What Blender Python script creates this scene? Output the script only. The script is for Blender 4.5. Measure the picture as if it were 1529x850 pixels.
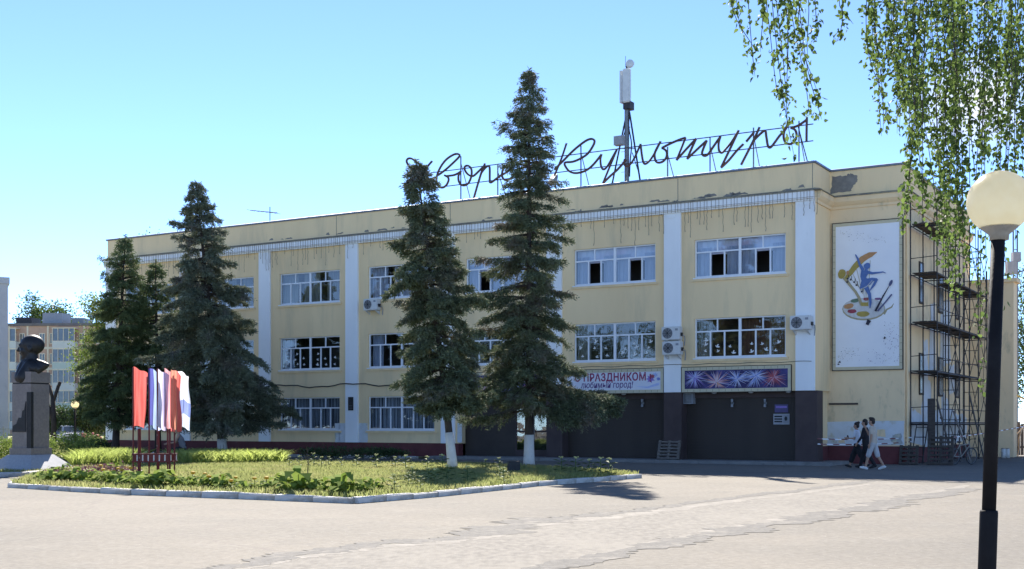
import bpy, bmesh, math, random
import numpy as np
from mathutils import Vector, Matrix, Euler

for o in list(bpy.data.objects):
    bpy.data.objects.remove(o)
sc = bpy.context.scene
col = sc.collection
R = math.radians
random.seed(7)

# ------------------------------------------------------------------ camera
EYE, FOC, CX, HOR = 1.6, 1824.0, 764.5, 632.0          # eye height, focal length / centre / horizon in photo pixels
cam = bpy.data.cameras.new('camera')
cam.sensor_width = 36.0
cam.lens = 36.0 * FOC / 1529.0
cam.shift_y = (HOR - 425.0) / 1529.0
cam.clip_start, cam.clip_end = 0.1, 3000.0
camo = bpy.data.objects.new('camera', cam)
camo.location = (0, 0, EYE)
camo.rotation_euler = (R(90), 0, 0)
col.objects.link(camo)
sc.camera = camo

# ------------------------------------------------------------------ light
SUN_AZ, SUN_EL = -7.5, 39.5
world = bpy.data.worlds.new('World')
sc.world = world
world.use_nodes = True
wn, wl = world.node_tree.nodes, world.node_tree.links
wn.clear()
w_out = wn.new('ShaderNodeOutputWorld')
w_bg = wn.new('ShaderNodeBackground')
w_sky = wn.new('ShaderNodeTexSky')
w_sky.sky_type = 'NISHITA'
w_sky.sun_disc = False
w_sky.sun_elevation = R(SUN_EL)
w_sky.sun_rotation = R(SUN_AZ)
w_sky.altitude = 150
w_sky.air_density = 0.4
w_sky.dust_density = 0.0
w_sky.ozone_density = 4.0
w_bg.inputs['Strength'].default_value = 0.138
# one small cumulus low in the sky to the right of the roof, broken up by noise
w_tc = wn.new('ShaderNodeTexCoord')
w_dot = wn.new('ShaderNodeVectorMath'); w_dot.operation = 'DISTANCE'
cd = Vector(((1475 - CX) / FOC, 1.0, (HOR - 150) / FOC)).normalized()
w_dot.inputs[1].default_value = cd
w_no = wn.new('ShaderNodeTexNoise'); w_no.inputs['Scale'].default_value = 9.0; w_no.inputs['Detail'].default_value = 7
w_mp = wn.new('ShaderNodeMapRange'); w_mp.inputs[1].default_value = 0.0; w_mp.inputs[2].default_value = 0.085
w_mp.inputs[3].default_value = 0.42; w_mp.inputs[4].default_value = -0.35
w_ad = wn.new('ShaderNodeMath'); w_ad.operation = 'ADD'
w_rm = wn.new('ShaderNodeMapRange'); w_rm.inputs[1].default_value = 0.5; w_rm.inputs[2].default_value = 0.95
w_mx = wn.new('ShaderNodeMixRGB'); w_mx.inputs[2].default_value = (3.1, 3.1, 3.15, 1)
wl.new(w_tc.outputs['Generated'], w_dot.inputs[0]); wl.new(w_tc.outputs['Generated'], w_no.inputs['Vector'])
wl.new(w_dot.outputs['Value'], w_mp.inputs[0]); wl.new(w_no.outputs['Fac'], w_ad.inputs[0]); wl.new(w_mp.outputs[0], w_ad.inputs[1])
wl.new(w_ad.outputs[0], w_rm.inputs[0]); wl.new(w_rm.outputs[0], w_mx.inputs[0]); wl.new(w_sky.outputs[0], w_mx.inputs[1])
wl.new(w_mx.outputs[0], w_bg.inputs['Color']); wl.new(w_bg.outputs[0], w_out.inputs['Surface'])

sun = bpy.data.lights.new('sun', 'SUN')
sun.energy = 5.0
sun.angle = R(0.5)
sun.color = (1.0, 0.94, 0.85)
suno = bpy.data.objects.new('sun', sun)
sv = Vector((math.sin(R(SUN_AZ)) * math.cos(R(SUN_EL)), math.cos(R(SUN_AZ)) * math.cos(R(SUN_EL)), math.sin(R(SUN_EL))))
suno.rotation_euler = (-sv).to_track_quat('-Z', 'Y').to_euler()
suno.location = sv * 60
col.objects.link(suno)

sc.view_settings.view_transform = 'Standard'
sc.view_settings.look = 'None'
sc.view_settings.exposure = 1.5
sc.view_settings.gamma = 1.0
sc.view_settings.use_curve_mapping = False
sc.render.engine = 'CYCLES'
sc.cycles.use_denoising = True
sc.cycles.max_bounces = 6
sc.cycles.transparent_max_bounces = 12

# ------------------------------------------------------------------ photo pixel -> place
def ray(px, py):
    return Vector(((px - CX) / FOC, 1.0, (HOR - py) / FOC))
def at(px, py, Y):
    r = ray(px, py)
    return Vector((r.x * Y, Y, EYE + r.z * Y))
def G(px, py, z=0.0):                       # where the ray meets level ground of height z
    r = ray(px, py)
    Y = (EYE - z) / -r.z
    return Vector((r.x * Y, Y, z))
# the palace's own frame: origin at the front right pillar, x to the right along the facade, y into the building
A = Vector((11.66, 47.0)); LX = Vector((0.8592, -0.5116)); LY = Vector((0.5116, 0.8592))
ANG = math.atan2(LX.y, LX.x)
def LF(px, py, s=0.0):                      # on the plane y = s: returns (x, z)
    r = ray(px, py)
    Y = (s + A.dot(LY)) / (r.x * LY.x + r.y * LY.y)
    P = Vector((r.x * Y, Y))
    return ((P - A).dot(LX), EYE + r.z * Y)
def LS(px, py, xl):                         # on the plane x = xl: returns (y, z)
    r = ray(px, py)
    Y = (xl + A.dot(LX)) / (r.x * LX.x + r.y * LX.y)
    P = Vector((r.x * Y, Y))
    return ((P - A).dot(LY), EYE + r.z * Y)
def loc2w(x, y, z=0.0):
    p = A + LX * x + LY * y
    return Vector((p.x, p.y, z))
def w2loc(P):
    d = Vector((P.x, P.y)) - A
    return d.dot(LX), d.dot(LY)

# ------------------------------------------------------------------ materials
MATS = {}
def mat(name, c1, c2=None, scale=6.0, rough=0.8, bump=0.0, bscale=None, metal=0.0, spec=0.3, detail=6.0, contrast=(0.35, 0.65),
        stretch=(1, 1, 1), c3=None, s3=1.0, k3=(0.55, 0.7), transl=0.0, island=0.0, coords='Object', coat=0.0):
    if name in MATS:
        return MATS[name]
    m = bpy.data.materials.new(name); m.use_nodes = True
    n, l = m.node_tree.nodes, m.node_tree.links
    b = n['Principled BSDF']
    b.inputs['Roughness'].default_value = rough; b.inputs['Metallic'].default_value = metal
    b.inputs['Specular IOR Level'].default_value = spec
    if coat: b.inputs['Coat Weight'].default_value = coat
    tc = n.new('ShaderNodeTexCoord'); mp = n.new('ShaderNodeMapping'); mp.inputs['Scale'].default_value = stretch
    l.new(tc.outputs[coords], mp.inputs[0])
    c2 = c2 or tuple(x * 0.86 for x in c1)
    no = n.new('ShaderNodeTexNoise'); no.inputs['Scale'].default_value = scale; no.inputs['Detail'].default_value = detail
    no.inputs['Roughness'].default_value = 0.6
    l.new(mp.outputs[0], no.inputs['Vector'])
    rp = n.new('ShaderNodeMapRange'); rp.inputs[1].default_value, rp.inputs[2].default_value = contrast
    l.new(no.outputs['Fac'], rp.inputs[0])
    mx = n.new('ShaderNodeMixRGB'); mx.inputs[1].default_value = (*c1, 1); mx.inputs[2].default_value = (*c2, 1)
    if island:
        gi = n.new('ShaderNodeNewGeometry'); ma = n.new('ShaderNodeMath'); ma.operation = 'MULTIPLY_ADD'
        ma.inputs[1].default_value = island
        mu = n.new('ShaderNodeMath'); mu.operation = 'MULTIPLY'; mu.inputs[1].default_value = 1 - island
        l.new(rp.outputs[0], mu.inputs[0]); l.new(gi.outputs['Random Per Island'], ma.inputs[0]); l.new(mu.outputs[0], ma.inputs[2])
        l.new(ma.outputs[0], mx.inputs[0])
    else:
        l.new(rp.outputs[0], mx.inputs[0])
    out = mx.outputs[0]
    if c3:
        n3 = n.new('ShaderNodeTexNoise'); n3.inputs['Scale'].default_value = s3; n3.inputs['Detail'].default_value = 8
        n3.inputs['Roughness'].default_value = 0.65
        l.new(mp.outputs[0], n3.inputs['Vector'])
        r3 = n.new('ShaderNodeMapRange'); r3.inputs[1].default_value, r3.inputs[2].default_value = k3
        l.new(n3.outputs['Fac'], r3.inputs[0])
        m3 = n.new('ShaderNodeMixRGB'); m3.inputs[2].default_value = (*c3, 1)
        l.new(r3.outputs[0], m3.inputs[0]); l.new(out, m3.inputs[1]); out = m3.outputs[0]
    l.new(out, b.inputs['Base Color'])
    if bump:
        nb = n.new('ShaderNodeTexNoise'); nb.inputs['Scale'].default_value = bscale or scale * 4; nb.inputs['Detail'].default_value = 5
        l.new(mp.outputs[0], nb.inputs['Vector'])
        bp = n.new('ShaderNodeBump'); bp.inputs['Strength'].default_value = bump; bp.inputs['Distance'].default_value = 0.02
        l.new(nb.outputs['Fac'], bp.inputs['Height']); l.new(bp.outputs[0], b.inputs['Normal'])
    if transl:
        tr = n.new('ShaderNodeBsdfTranslucent'); ms = n.new('ShaderNodeMixShader'); ms.inputs[0].default_value = transl
        l.new(out, tr.inputs['Color'])
        o = n['Material Output']; l.new(b.outputs[0], ms.inputs[1]); l.new(tr.outputs[0], ms.inputs[2]); l.new(ms.outputs[0], o.inputs['Surface'])
    MATS[name] = m
    return m

def glass_mat(name, tint=(0.9, 0.95, 0.97), base=0.15):
    m = bpy.data.materials.new(name); m.use_nodes = True
    n, l = m.node_tree.nodes, m.node_tree.links
    n.remove(n['Principled BSDF'])
    t = n.new('ShaderNodeBsdfTransparent'); t.inputs[0].default_value = (*tint, 1)
    g = n.new('ShaderNodeBsdfGlossy'); g.inputs['Roughness'].default_value = 0.015
    lw = n.new('ShaderNodeLayerWeight'); lw.inputs['Blend'].default_value = 0.5
    pw = n.new('ShaderNodeMath'); pw.operation = 'POWER'; pw.inputs[1].default_value = 3.5
    ma = n.new('ShaderNodeMath'); ma.operation = 'MULTIPLY_ADD'; ma.inputs[1].default_value = 0.8; ma.inputs[2].default_value = base
    ms = n.new('ShaderNodeMixShader')
    # slightly wavy glass
    tc = n.new('ShaderNodeTexCoord'); no = n.new('ShaderNodeTexNoise'); no.inputs['Scale'].default_value = 1.6
    bp = n.new('ShaderNodeBump'); bp.inputs['Strength'].default_value = 0.08; bp.inputs['Distance'].default_value = 0.05
    l.new(tc.outputs['Object'], no.inputs['Vector']); l.new(no.outputs['Fac'], bp.inputs['Height']); l.new(bp.outputs[0], g.inputs['Normal'])
    l.new(lw.outputs['Facing'], pw.inputs[0]); l.new(pw.outputs[0], ma.inputs[0]); l.new(ma.outputs[0], ms.inputs[0])
    l.new(t.outputs[0], ms.inputs[1]); l.new(g.outputs[0], ms.inputs[2]); l.new(ms.outputs[0], n['Material Output'].inputs['Surface'])
    MATS[name] = m
    return m

YELLOW = mat('yellow_plaster', (0.90, 0.675, 0.39), (0.82, 0.61, 0.35), scale=0.45, rough=0.92, bump=0.25, bscale=30, spec=0.15,
             c3=(0.60, 0.48, 0.30), s3=1.0, k3=(0.50, 0.82), stretch=(1, 1, 0.2))
YELLOW2 = mat('yellow_plaster_side', (0.87, 0.66, 0.40), (0.78, 0.59, 0.36), scale=0.8, rough=0.92, bump=0.25, bscale=30, spec=0.15,
              c3=(0.44, 0.38, 0.25), s3=1.6, k3=(0.56, 0.78), stretch=(1, 1, 0.5))
WHITEP = mat('white_paint', (0.87, 0.87, 0.86), (0.82, 0.82, 0.81), scale=1.5, rough=0.85, bump=0.15, bscale=40, spec=0.2,
             c3=(0.62, 0.62, 0.61), s3=2.2, k3=(0.64, 0.85), stretch=(1, 1, 0.3))
LEDGE = mat('ledge_render', (0.17, 0.155, 0.13), (0.24, 0.22, 0.17), scale=3, rough=0.95, bump=0.5, bscale=18, c3=(0.33, 0.29, 0.19), s3=2.0, k3=(0.52, 0.62))
BARE = mat('bare_render', (0.19, 0.175, 0.155), (0.27, 0.245, 0.21), scale=4, rough=0.95, bump=0.6, bscale=22)
COPING = mat('coping_metal', (0.16, 0.18, 0.22), (0.21, 0.23, 0.27), scale=3, rough=0.55, metal=0.4)
PLINTH = mat('plinth_red', (0.15, 0.045, 0.045), (0.115, 0.034, 0.036), scale=1.8, rough=0.85, bump=0.2, c3=(0.16, 0.10, 0.09), s3=2.5, k3=(0.62, 0.8))
DARK = mat('dark_shutter', (0.056, 0.043, 0.036), (0.044, 0.034, 0.029), scale=1.2, rough=0.6, bump=0.1, bscale=25, c3=(0.085, 0.064, 0.06), s3=2.2, k3=(0.62, 0.85))
DARKP = mat('dark_pillar', (0.080, 0.056, 0.052), (0.064, 0.044, 0.042), scale=1.5, rough=0.7, bump=0.2, bscale=25)
PVC = mat('white_pvc', (0.80, 0.81, 0.83), (0.76, 0.77, 0.80), scale=4, rough=0.35, spec=0.45)
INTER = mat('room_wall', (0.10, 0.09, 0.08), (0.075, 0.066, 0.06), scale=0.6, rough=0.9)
CURT = mat('curtain', (0.52, 0.55, 0.66), (0.40, 0.44, 0.56), scale=5, rough=0.9, stretch=(6, 1, 0.2), transl=0.3)
CURT2 = mat('striped_curtain', (0.36, 0.38, 0.42), (0.08, 0.085, 0.10), scale=4.2, rough=0.9, stretch=(5, 1, 0.06), contrast=(0.46, 0.54))
CURT3 = mat('beige_curtain', (0.24, 0.23, 0.20), (0.13, 0.13, 0.115), scale=4, rough=0.9, stretch=(5, 1, 0.2))
BLIND = mat('pale_blind', (0.60, 0.64, 0.74), (0.54, 0.56, 0.68), scale=2, rough=0.9, c3=(0.60, 0.50, 0.62), s3=0.8, k3=(0.45, 0.7))
GLASS = glass_mat('window_glass')
ROOF = mat('roof_felt', (0.09, 0.09, 0.09), (0.13, 0.13, 0.125), scale=2, rough=0.95)
METAL = mat('grey_metal', (0.20, 0.21, 0.22), (0.15, 0.155, 0.165), scale=6, rough=0.5, metal=0.6)
STEEL = mat('dark_steel', (0.035, 0.036, 0.042), (0.055, 0.05, 0.05), scale=8, rough=0.6, metal=0.3)
RUST = mat('rusty_tube', (0.14, 0.075, 0.06), (0.085, 0.055, 0.05), scale=7, rough=0.7, metal=0.2, c3=(0.14, 0.075, 0.06), s3=9, k3=(0.55, 0.7))
PLASTW = mat('white_plastic', (0.66, 0.66, 0.64), (0.58, 0.58, 0.57), scale=5, rough=0.5)
PLASTG = mat('grey_plastic', (0.30, 0.31, 0.33), (0.25, 0.26, 0.28), scale=5, rough=0.55)
BLACK = mat('black_plastic', (0.02, 0.02, 0.022), (0.03, 0.03, 0.032), scale=6, rough=0.5)
WOOD = mat('weathered_wood', (0.20, 0.175, 0.15), (0.12, 0.10, 0.085), scale=5, rough=0.9, stretch=(1, 1, 6), bump=0.3)
WOODD = mat('dark_wood', (0.055, 0.045, 0.04), (0.09, 0.075, 0.062), scale=5, rough=0.9, stretch=(1, 1, 5), bump=0.3)
WIRE = mat('wire', (0.05, 0.04, 0.035), (0.08, 0.07, 0.06), scale=9, rough=0.7)

# ------------------------------------------------------------------ mesh helpers
class MB:
    def __init__(self):
        self.v, self.f, self.n = [], [], 0
    def add(self, vs, fs):
        b = len(self.v)
        self.v += [tuple(p) for p in vs]
        self.f += [tuple(b + i for i in f) for f in fs]
        return self
    def box(self, x0, x1, y0, y1, z0, z1):
        return self.add([(x0, y0, z0), (x1, y0, z0), (x1, y1, z0), (x0, y1, z0), (x0, y0, z1), (x1, y0, z1), (x1, y1, z1), (x0, y1, z1)],
                        [(0, 3, 2, 1), (4, 5, 6, 7), (0, 1, 5, 4), (1, 2, 6, 5), (2, 3, 7, 6), (3, 0, 4, 7)])
    def beam(self, p0, p1, w, h=None):
        p0, p1 = Vector(p0), Vector(p1); h = h or w
        d = (p1 - p0).normalized(); up = Vector((0, 0, 1)) if abs(d.z) < 0.9 else Vector((1, 0, 0))
        a = d.cross(up).normalized(); b = a.cross(d)
        vs = []
        for p in (p0, p1):
            for s, t in ((-1, -1), (1, -1), (1, 1), (-1, 1)):
                vs.append(p + a * (s * w / 2) + b * (t * h / 2))
        return self.add(vs, [(3, 2, 1, 0), (4, 5, 6, 7), (0, 1, 5, 4), (1, 2, 6, 5), (2, 3, 7, 6), (3, 0, 4, 7)])
    def tube(self, pts, r, n=6, cap=True):
        pts = [Vector(p) for p in pts]; rs = r if isinstance(r, (list, tuple)) else [r] * len(pts)
        prev = None; vs = []
        for i, p in enumerate(pts):
            d = (pts[min(i + 1, len(pts) - 1)] - pts[max(i - 1, 0)])
            d = d.normalized() if d.length > 1e-9 else Vector((0, 0, 1))
            if prev is None:
                prev = d.cross(Vector((0, 0, 1)) if abs(d.z) < 0.9 else Vector((0, 1, 0))).normalized()
            a = (prev - d * prev.dot(d))
            a = a.normalized() if a.length > 1e-6 else d.cross(Vector((0.3, 1, 0.2))).normalized()
            prev = a; b = d.cross(a)
            for k in range(n):
                t = 2 * math.pi * k / n
                vs.append(p + (a * math.cos(t) + b * math.sin(t)) * rs[i])
        fs = []
        for i in range(len(pts) - 1):
            for k in range(n):
                fs.append((i * n + k, i * n + (k + 1) % n, (i + 1) * n + (k + 1) % n, (i + 1) * n + k))
        if cap:
            fs.append(tuple(reversed(range(n)))); e = (len(pts) - 1) * n; fs.append(tuple(range(e, e + n)))
        return self.add(vs, fs)
    def lathe(self, prof, n=16, c=(0, 0, 0)):              # prof: (radius, z)
        vs = [(c[0] + r * math.cos(2 * math.pi * k / n), c[1] + r * math.sin(2 * math.pi * k / n), c[2] + z) for r, z in prof for k in range(n)]
        fs = [(i * n + k, i * n + (k + 1) % n, (i + 1) * n + (k + 1) % n, (i + 1) * n + k) for i in range(len(prof) - 1) for k in range(n)]
        fs.append(tuple(reversed(range(n)))); e = (len(prof) - 1) * n; fs.append(tuple(range(e, e + n)))
        return self.add(vs, fs)
    def ell(self, c, r, n=12, m=8, rot=None):
        c = Vector(c); vs = []
        for i in range(m + 1):
            ph = math.pi * i / m
            for k in range(n):
                t = 2 * math.pi * k / n
                p = Vector((r[0] * math.sin(ph) * math.cos(t), r[1] * math.sin(ph) * math.sin(t), r[2] * math.cos(ph)))
                if rot: p = rot @ p
                vs.append(c + p)
        fs = [(i * n + k, (i + 1) * n + k, (i + 1) * n + (k + 1) % n, i * n + (k + 1) % n) for i in range(m) for k in range(n)]
        return self.add(vs, fs)
    def prism(self, poly, f, d0, d1):                      # poly of 2-d points mapped to 3-d by f(a, b, depth)
        n = len(poly)
        vs = [f(a, b, d0) for a, b in poly] + [f(a, b, d1) for a, b in poly]
        fs = [tuple(range(n)), tuple(reversed(range(n, 2 * n)))] + [(i, n + i, n + (i + 1) % n, (i + 1) % n) for i in range(n)]
        return self.add(vs, fs)
    def mesh(self, name, m=None, smooth=False):
        me = bpy.data.meshes.new(name); me.from_pydata([tuple(p) for p in self.v], [], self.f)
        if m: me.materials.append(m)
        bm = bmesh.new(); bm.from_mesh(me)
        bmesh.ops.recalc_face_normals(bm, faces=bm.faces); bm.to_mesh(me); bm.free()
        if smooth: me.shade_smooth()
        me.update()
        return me
    def build(self, name, m, parent=None, smooth=False, loc=None, rz=None):
        return link(name, self.mesh(name, m, smooth), parent, loc, rz)

def link(name, me, parent=None, loc=None, rz=None, rot=None, scale=None):
    o = bpy.data.objects.new(name, me); col.objects.link(o); o.parent = parent
    if loc is not None: o.location = loc
    if rz is not None: o.rotation_euler = (0, 0, rz)
    if rot is not None: o.rotation_euler = rot
    if scale is not None: o.scale = (scale,) * 3 if isinstance(scale, (int, float)) else scale
    return o
def tag(o, label=None, cat=None, group=None, kind=None):
    for k, v in (('label', label), ('category', cat), ('group', group), ('kind', kind)):
        if v: o[k] = v
    return o
def thing(name, label, cat, loc=(0, 0, 0), rz=0.0, group=None):
    return tag(link(name, None, None, loc, rz), label, cat, group)
def np_mesh(name, verts, faces, m, smooth=False):         # verts (N,3), faces (M,k) all of one size
    verts = np.asarray(verts, np.float32); faces = np.asarray(faces, np.int32); k = faces.shape[1]
    me = bpy.data.meshes.new(name)
    me.vertices.add(len(verts)); me.vertices.foreach_set('co', verts.ravel())
    me.loops.add(faces.size); me.loops.foreach_set('vertex_index', faces.ravel())
    me.polygons.add(len(faces)); me.polygons.foreach_set('loop_start', np.arange(0, faces.size, k, dtype=np.int32))
    me.update(calc_edges=True)
    me.materials.append(m)
    if smooth: me.shade_smooth()
    return me
def remeshed(name, mb, m, voxel=0.02, smooth=4):
    me = mb.mesh(name, m); o = bpy.data.objects.new(name, me); col.objects.link(o)
    md = o.modifiers.new('r', 'REMESH'); md.mode = 'VOXEL'; md.voxel_size = voxel; md.use_smooth_shade = True
    if smooth:
        ms = o.modifiers.new('s', 'SMOOTH'); ms.iterations = smooth; ms.factor = 0.5
    dg = bpy.context.evaluated_depsgraph_get()
    out = bpy.data.meshes.new_from_object(o.evaluated_get(dg), depsgraph=dg)
    out.name = name
    bpy.data.objects.remove(o); bpy.data.meshes.remove(me)
    if not out.materials: out.materials.append(m)
    out.shade_smooth()
    return out
def cone(mb, p0, r0, p1, r1, n=10):                       # a round-ended tapered limb
    p0, p1 = Vector(p0), Vector(p1); d = (p1 - p0)
    L = d.length
    if L < 1e-6: return mb.ell(p0, (r0, r0, r0))
    d /= L; pts, rs = [], []
    for k in range(4):
        a = math.pi / 2 * (1 - k / 4) ; pts.append(p0 - d * r0 * math.sin(a)); rs.append(max(1e-3, r0 * math.cos(a)))
    pts.append(p0); rs.append(r0); pts.append(p1); rs.append(r1)
    for k in range(1, 5):
        a = math.pi / 2 * k / 4; pts.append(p1 + d * r1 * math.sin(a)); rs.append(max(1e-3, r1 * math.cos(a)))
    return mb.tube(pts, rs, n)
def smooth_path(pts, sub=4):                               # Catmull-Rom through the points
    pts = [Vector(p) for p in pts]; out = []
    for i in range(len(pts) - 1):
        p0, p1, p2, p3 = pts[max(i - 1, 0)], pts[i], pts[i + 1], pts[min(i + 2, len(pts) - 1)]
        for k in range(sub):
            t = k / sub
            out.append(0.5 * ((2 * p1) + (p2 - p0) * t + (2 * p0 - 5 * p1 + 4 * p2 - p3) * t * t + (3 * p1 - p0 - 3 * p2 + p3) * t ** 3))
    out.append(pts[-1])
    return out
def text_mesh(name, body, size, m, offset=0.0, shear=0.0, extrude=0.002, spacing=1.0):
    cu = bpy.data.curves.new(name, 'FONT'); cu.body = body; cu.size = size; cu.offset = offset; cu.shear = shear
    cu.extrude = extrude; cu.space_character = spacing; cu.resolution_u = 3
    o = bpy.data.objects.new(name, cu); col.objects.link(o)
    dg = bpy.context.evaluated_depsgraph_get()
    me = bpy.data.meshes.new_from_object(o.evaluated_get(dg), depsgraph=dg); me.name = name
    bpy.data.objects.remove(o); bpy.data.curves.remove(cu)
    me.materials.clear(); me.materials.append(m)
    return me

exec_parts = True
# ================================================================== THE GROUND
def plaza_material():
    m = bpy.data.materials.new('plaza_asphalt'); m.use_nodes = True
    n, l = m.node_tree.nodes, m.node_tree.links; b = n['Principled BSDF']; b.inputs['Roughness'].default_value = 0.93
    b.inputs['Specular IOR Level'].default_value = 0.2
    tc = n.new('ShaderNodeTexCoord')
    def noise(s, d, r=0.6):
        x = n.new('ShaderNodeTexNoise'); x.inputs['Scale'].default_value = s; x.inputs['Detail'].default_value = d; x.inputs['Roughness'].default_value = r
        l.new(tc.outputs['Object'], x.inputs['Vector']); return x
    def rng(src, a, bb):
        x = n.new('ShaderNodeMapRange'); x.inputs[1].default_value = a; x.inputs[2].default_value = bb; l.new(src, x.inputs[0]); return x
    def mix(fac, ca, cb):
        x = n.new('ShaderNodeMixRGB'); l.new(fac, x.inputs[0])
        if isinstance(ca, tuple): x.inputs[1].default_value = (*ca, 1)
        else: l.new(ca, x.inputs[1])
        if isinstance(cb, tuple): x.inputs[2].default_value = (*cb, 1)
        else: l.new(cb, x.inputs[2])
        return x.outputs[0]
    c = mix(rng(noise(0.22, 5).outputs['Fac'], 0.4, 0.62).outputs[0], (0.198, 0.176, 0.144), (0.158, 0.142, 0.117))
    c = mix(rng(noise(0.07, 6, 0.65).outputs['Fac'], 0.46, 0.60).outputs[0], c, (0.136, 0.125, 0.108))
    c = mix(rng(noise(0.5, 8, 0.7).outputs['Fac'], 0.56, 0.66).outputs[0], c, (0.150, 0.137, 0.117))
    c = mix(rng(noise(1.1, 7, 0.7).outputs['Fac'], 0.54, 0.78).outputs[0], c, (0.225, 0.207, 0.176))
    sp = mix(rng(noise(9, 6, 0.78).outputs['Fac'], 0.36, 0.66).outputs[0], (0.10, 0.090, 0.077), (0.30, 0.276, 0.238))
    x = n.new('ShaderNodeMixRGB'); x.inputs[0].default_value = 0.34; l.new(c, x.inputs[1]); l.new(sp, x.inputs[2]); c = x.outputs[0]
    c = mix(rng(noise(17, 3).outputs['Fac'], 0.69, 0.74).outputs[0], c, (0.42, 0.39, 0.35))
    c = mix(rng(noise(7, 4, 0.7).outputs['Fac'], 0.69, 0.74).outputs[0], c, (0.10, 0.085, 0.075))
    # hairline cracks
    vo = n.new('ShaderNodeTexVoronoi'); vo.feature = 'DISTANCE_TO_EDGE'; vo.inputs['Scale'].default_value = 0.075
    nz = noise(0.9, 6); ad = n.new('ShaderNodeMixRGB'); ad.blend_type = 'ADD'; ad.inputs[0].default_value = 0.9
    l.new(tc.outputs['Object'], ad.inputs[1]); l.new(nz.outputs['Color'], ad.inputs[2]); l.new(ad.outputs[0], vo.inputs['Vector'])
    cr = rng(vo.outputs['Distance'], 0.0006, 0.002)
    c = mix(cr.outputs[0], (0.17, 0.15, 0.13), c)
    l.new(c, b.inputs['Base Color'])
    bp = n.new('ShaderNodeBump'); bp.inputs['Strength'].default_value = 0.35; bp.inputs['Distance'].default_value = 0.015
    l.new(noise(42, 4).outputs['Fac'], bp.inputs['Height']); l.new(bp.outputs[0], b.inputs['Normal'])
    return m
PLAZA = plaza_material()
ground = MB().add([(-900, -60, 0), (900, -60, 0), (900, 1400, 0), (-900, 1400, 0)], [(0, 1, 2, 3)]).build('plaza_ground', PLAZA)
tag(ground, kind='structure')

def ragged_strip(name, px_pts, widths, m, z, seed, amp=0.3, edge=0.0):
    rnd = random.Random(seed); pts = smooth_path([G(*p) for p in px_pts], 26)
    left, right = [], []; wv = 0
    for i, p in enumerate(pts):
        t = i / (len(pts) - 1); k = t * (len(widths) - 1); j = min(int(k), len(widths) - 2)
        w = widths[j] + (widths[j + 1] - widths[j]) * (k - j)
        d = (pts[min(i + 1, len(pts) - 1)] - pts[max(i - 1, 0)]).normalized(); nrm = Vector((-d.y, d.x, 0))
        ll = .45 * math.sin(i * .23 + seed) + .3 * math.sin(i * .61 + 2 * seed); lr = .45 * math.sin(i * .27 + 3 * seed) + .3 * math.sin(i * .53 + seed)
        left.append(p + nrm * w / 2 * max(.1, 1 + amp * (ll + rnd.uniform(-.5, .5)))); right.append(p - nrm * w / 2 * max(.1, 1 + amp * (lr + rnd.uniform(-.5, .5))))
    mb = MB(); n = len(pts)
    mb.add([(p.x, p.y, z) for p in left + right], [(i, i + 1, n + i + 1, n + i) for i in range(n - 1)])
    o = mb.build(name, m); tag(o, kind='structure'); return o
SEAM = mat('tar_seam', (0.105, 0.099, 0.09), (0.165, 0.153, 0.136), scale=9, rough=0.95, bump=0.6, bscale=30, c3=(0.205, 0.187, 0.162), s3=2.2, k3=(0.52, 0.66), detail=9)
DUST = mat('dust_edge', (0.275, 0.252, 0.22), (0.22, 0.20, 0.172), scale=7, rough=0.95, bump=0.3, bscale=30, c3=(0.20, 0.183, 0.158), s3=2.5, k3=(0.42, 0.52), detail=9)
LANE = mat('patched_lane', (0.210, 0.192, 0.164), (0.135, 0.123, 0.106), scale=9, rough=0.95, bump=0.4, bscale=40, c3=(0.222, 0.203, 0.172), s3=0.7, k3=(0.45, 0.75), detail=10, stretch=(1, 0.5, 1))
b1 = [(330, 852), (420, 832), (560, 813), (703, 800), (784, 780), (870, 771), (948, 763), (1000, 756), (1090, 744), (1200, 731), (1300, 718)]
b2 = [(740, 866), (850, 842), (1000, 811), (1100, 793), (1225, 771), (1330, 752), (1446, 729)]
# the paler lane between the two seams
mbl = MB(); p1 = smooth_path([G(*p) for p in b1], 4); p2 = smooth_path([G(*p) for p in b2], 4)
poly = p1 + p2[::-1]
mbl.add([(p.x, p.y, 0.002) for p in poly], [tuple(range(len(poly)))])
bm = bmesh.new(); me = mbl.mesh('lane', LANE); bm.from_mesh(me); bmesh.ops.triangulate(bm, faces=bm.faces); bm.to_mesh(me); bm.free()
tag(link('patched_lane', me), kind='structure')
ragged_strip('asphalt_seam', b1, [0.4, 0.45, 0.5, 0.9, 0.5, 0.36, 0.3, 0.4, 0.4], SEAM, 0.005, 1, 0.9)
ragged_strip('asphalt_seam', b2, [0.3, 0.38, 0.5, 0.62, 0.7, 0.75, 0.55], SEAM, 0.005, 2, 0.9)
ragged_strip('seam_dust', [(x, y + 5) for x, y in b1], [0.25, 0.3, 0.5, 0.7, 0.5, 0.3, 0.2], DUST, 0.0035, 3, 0.6)
ragged_strip('seam_dust', [(x, y - 4) for x, y in b2], [0.2, 0.25, 0.3, 0.4, 0.3, 0.2], DUST, 0.0035, 4, 0.6)

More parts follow.
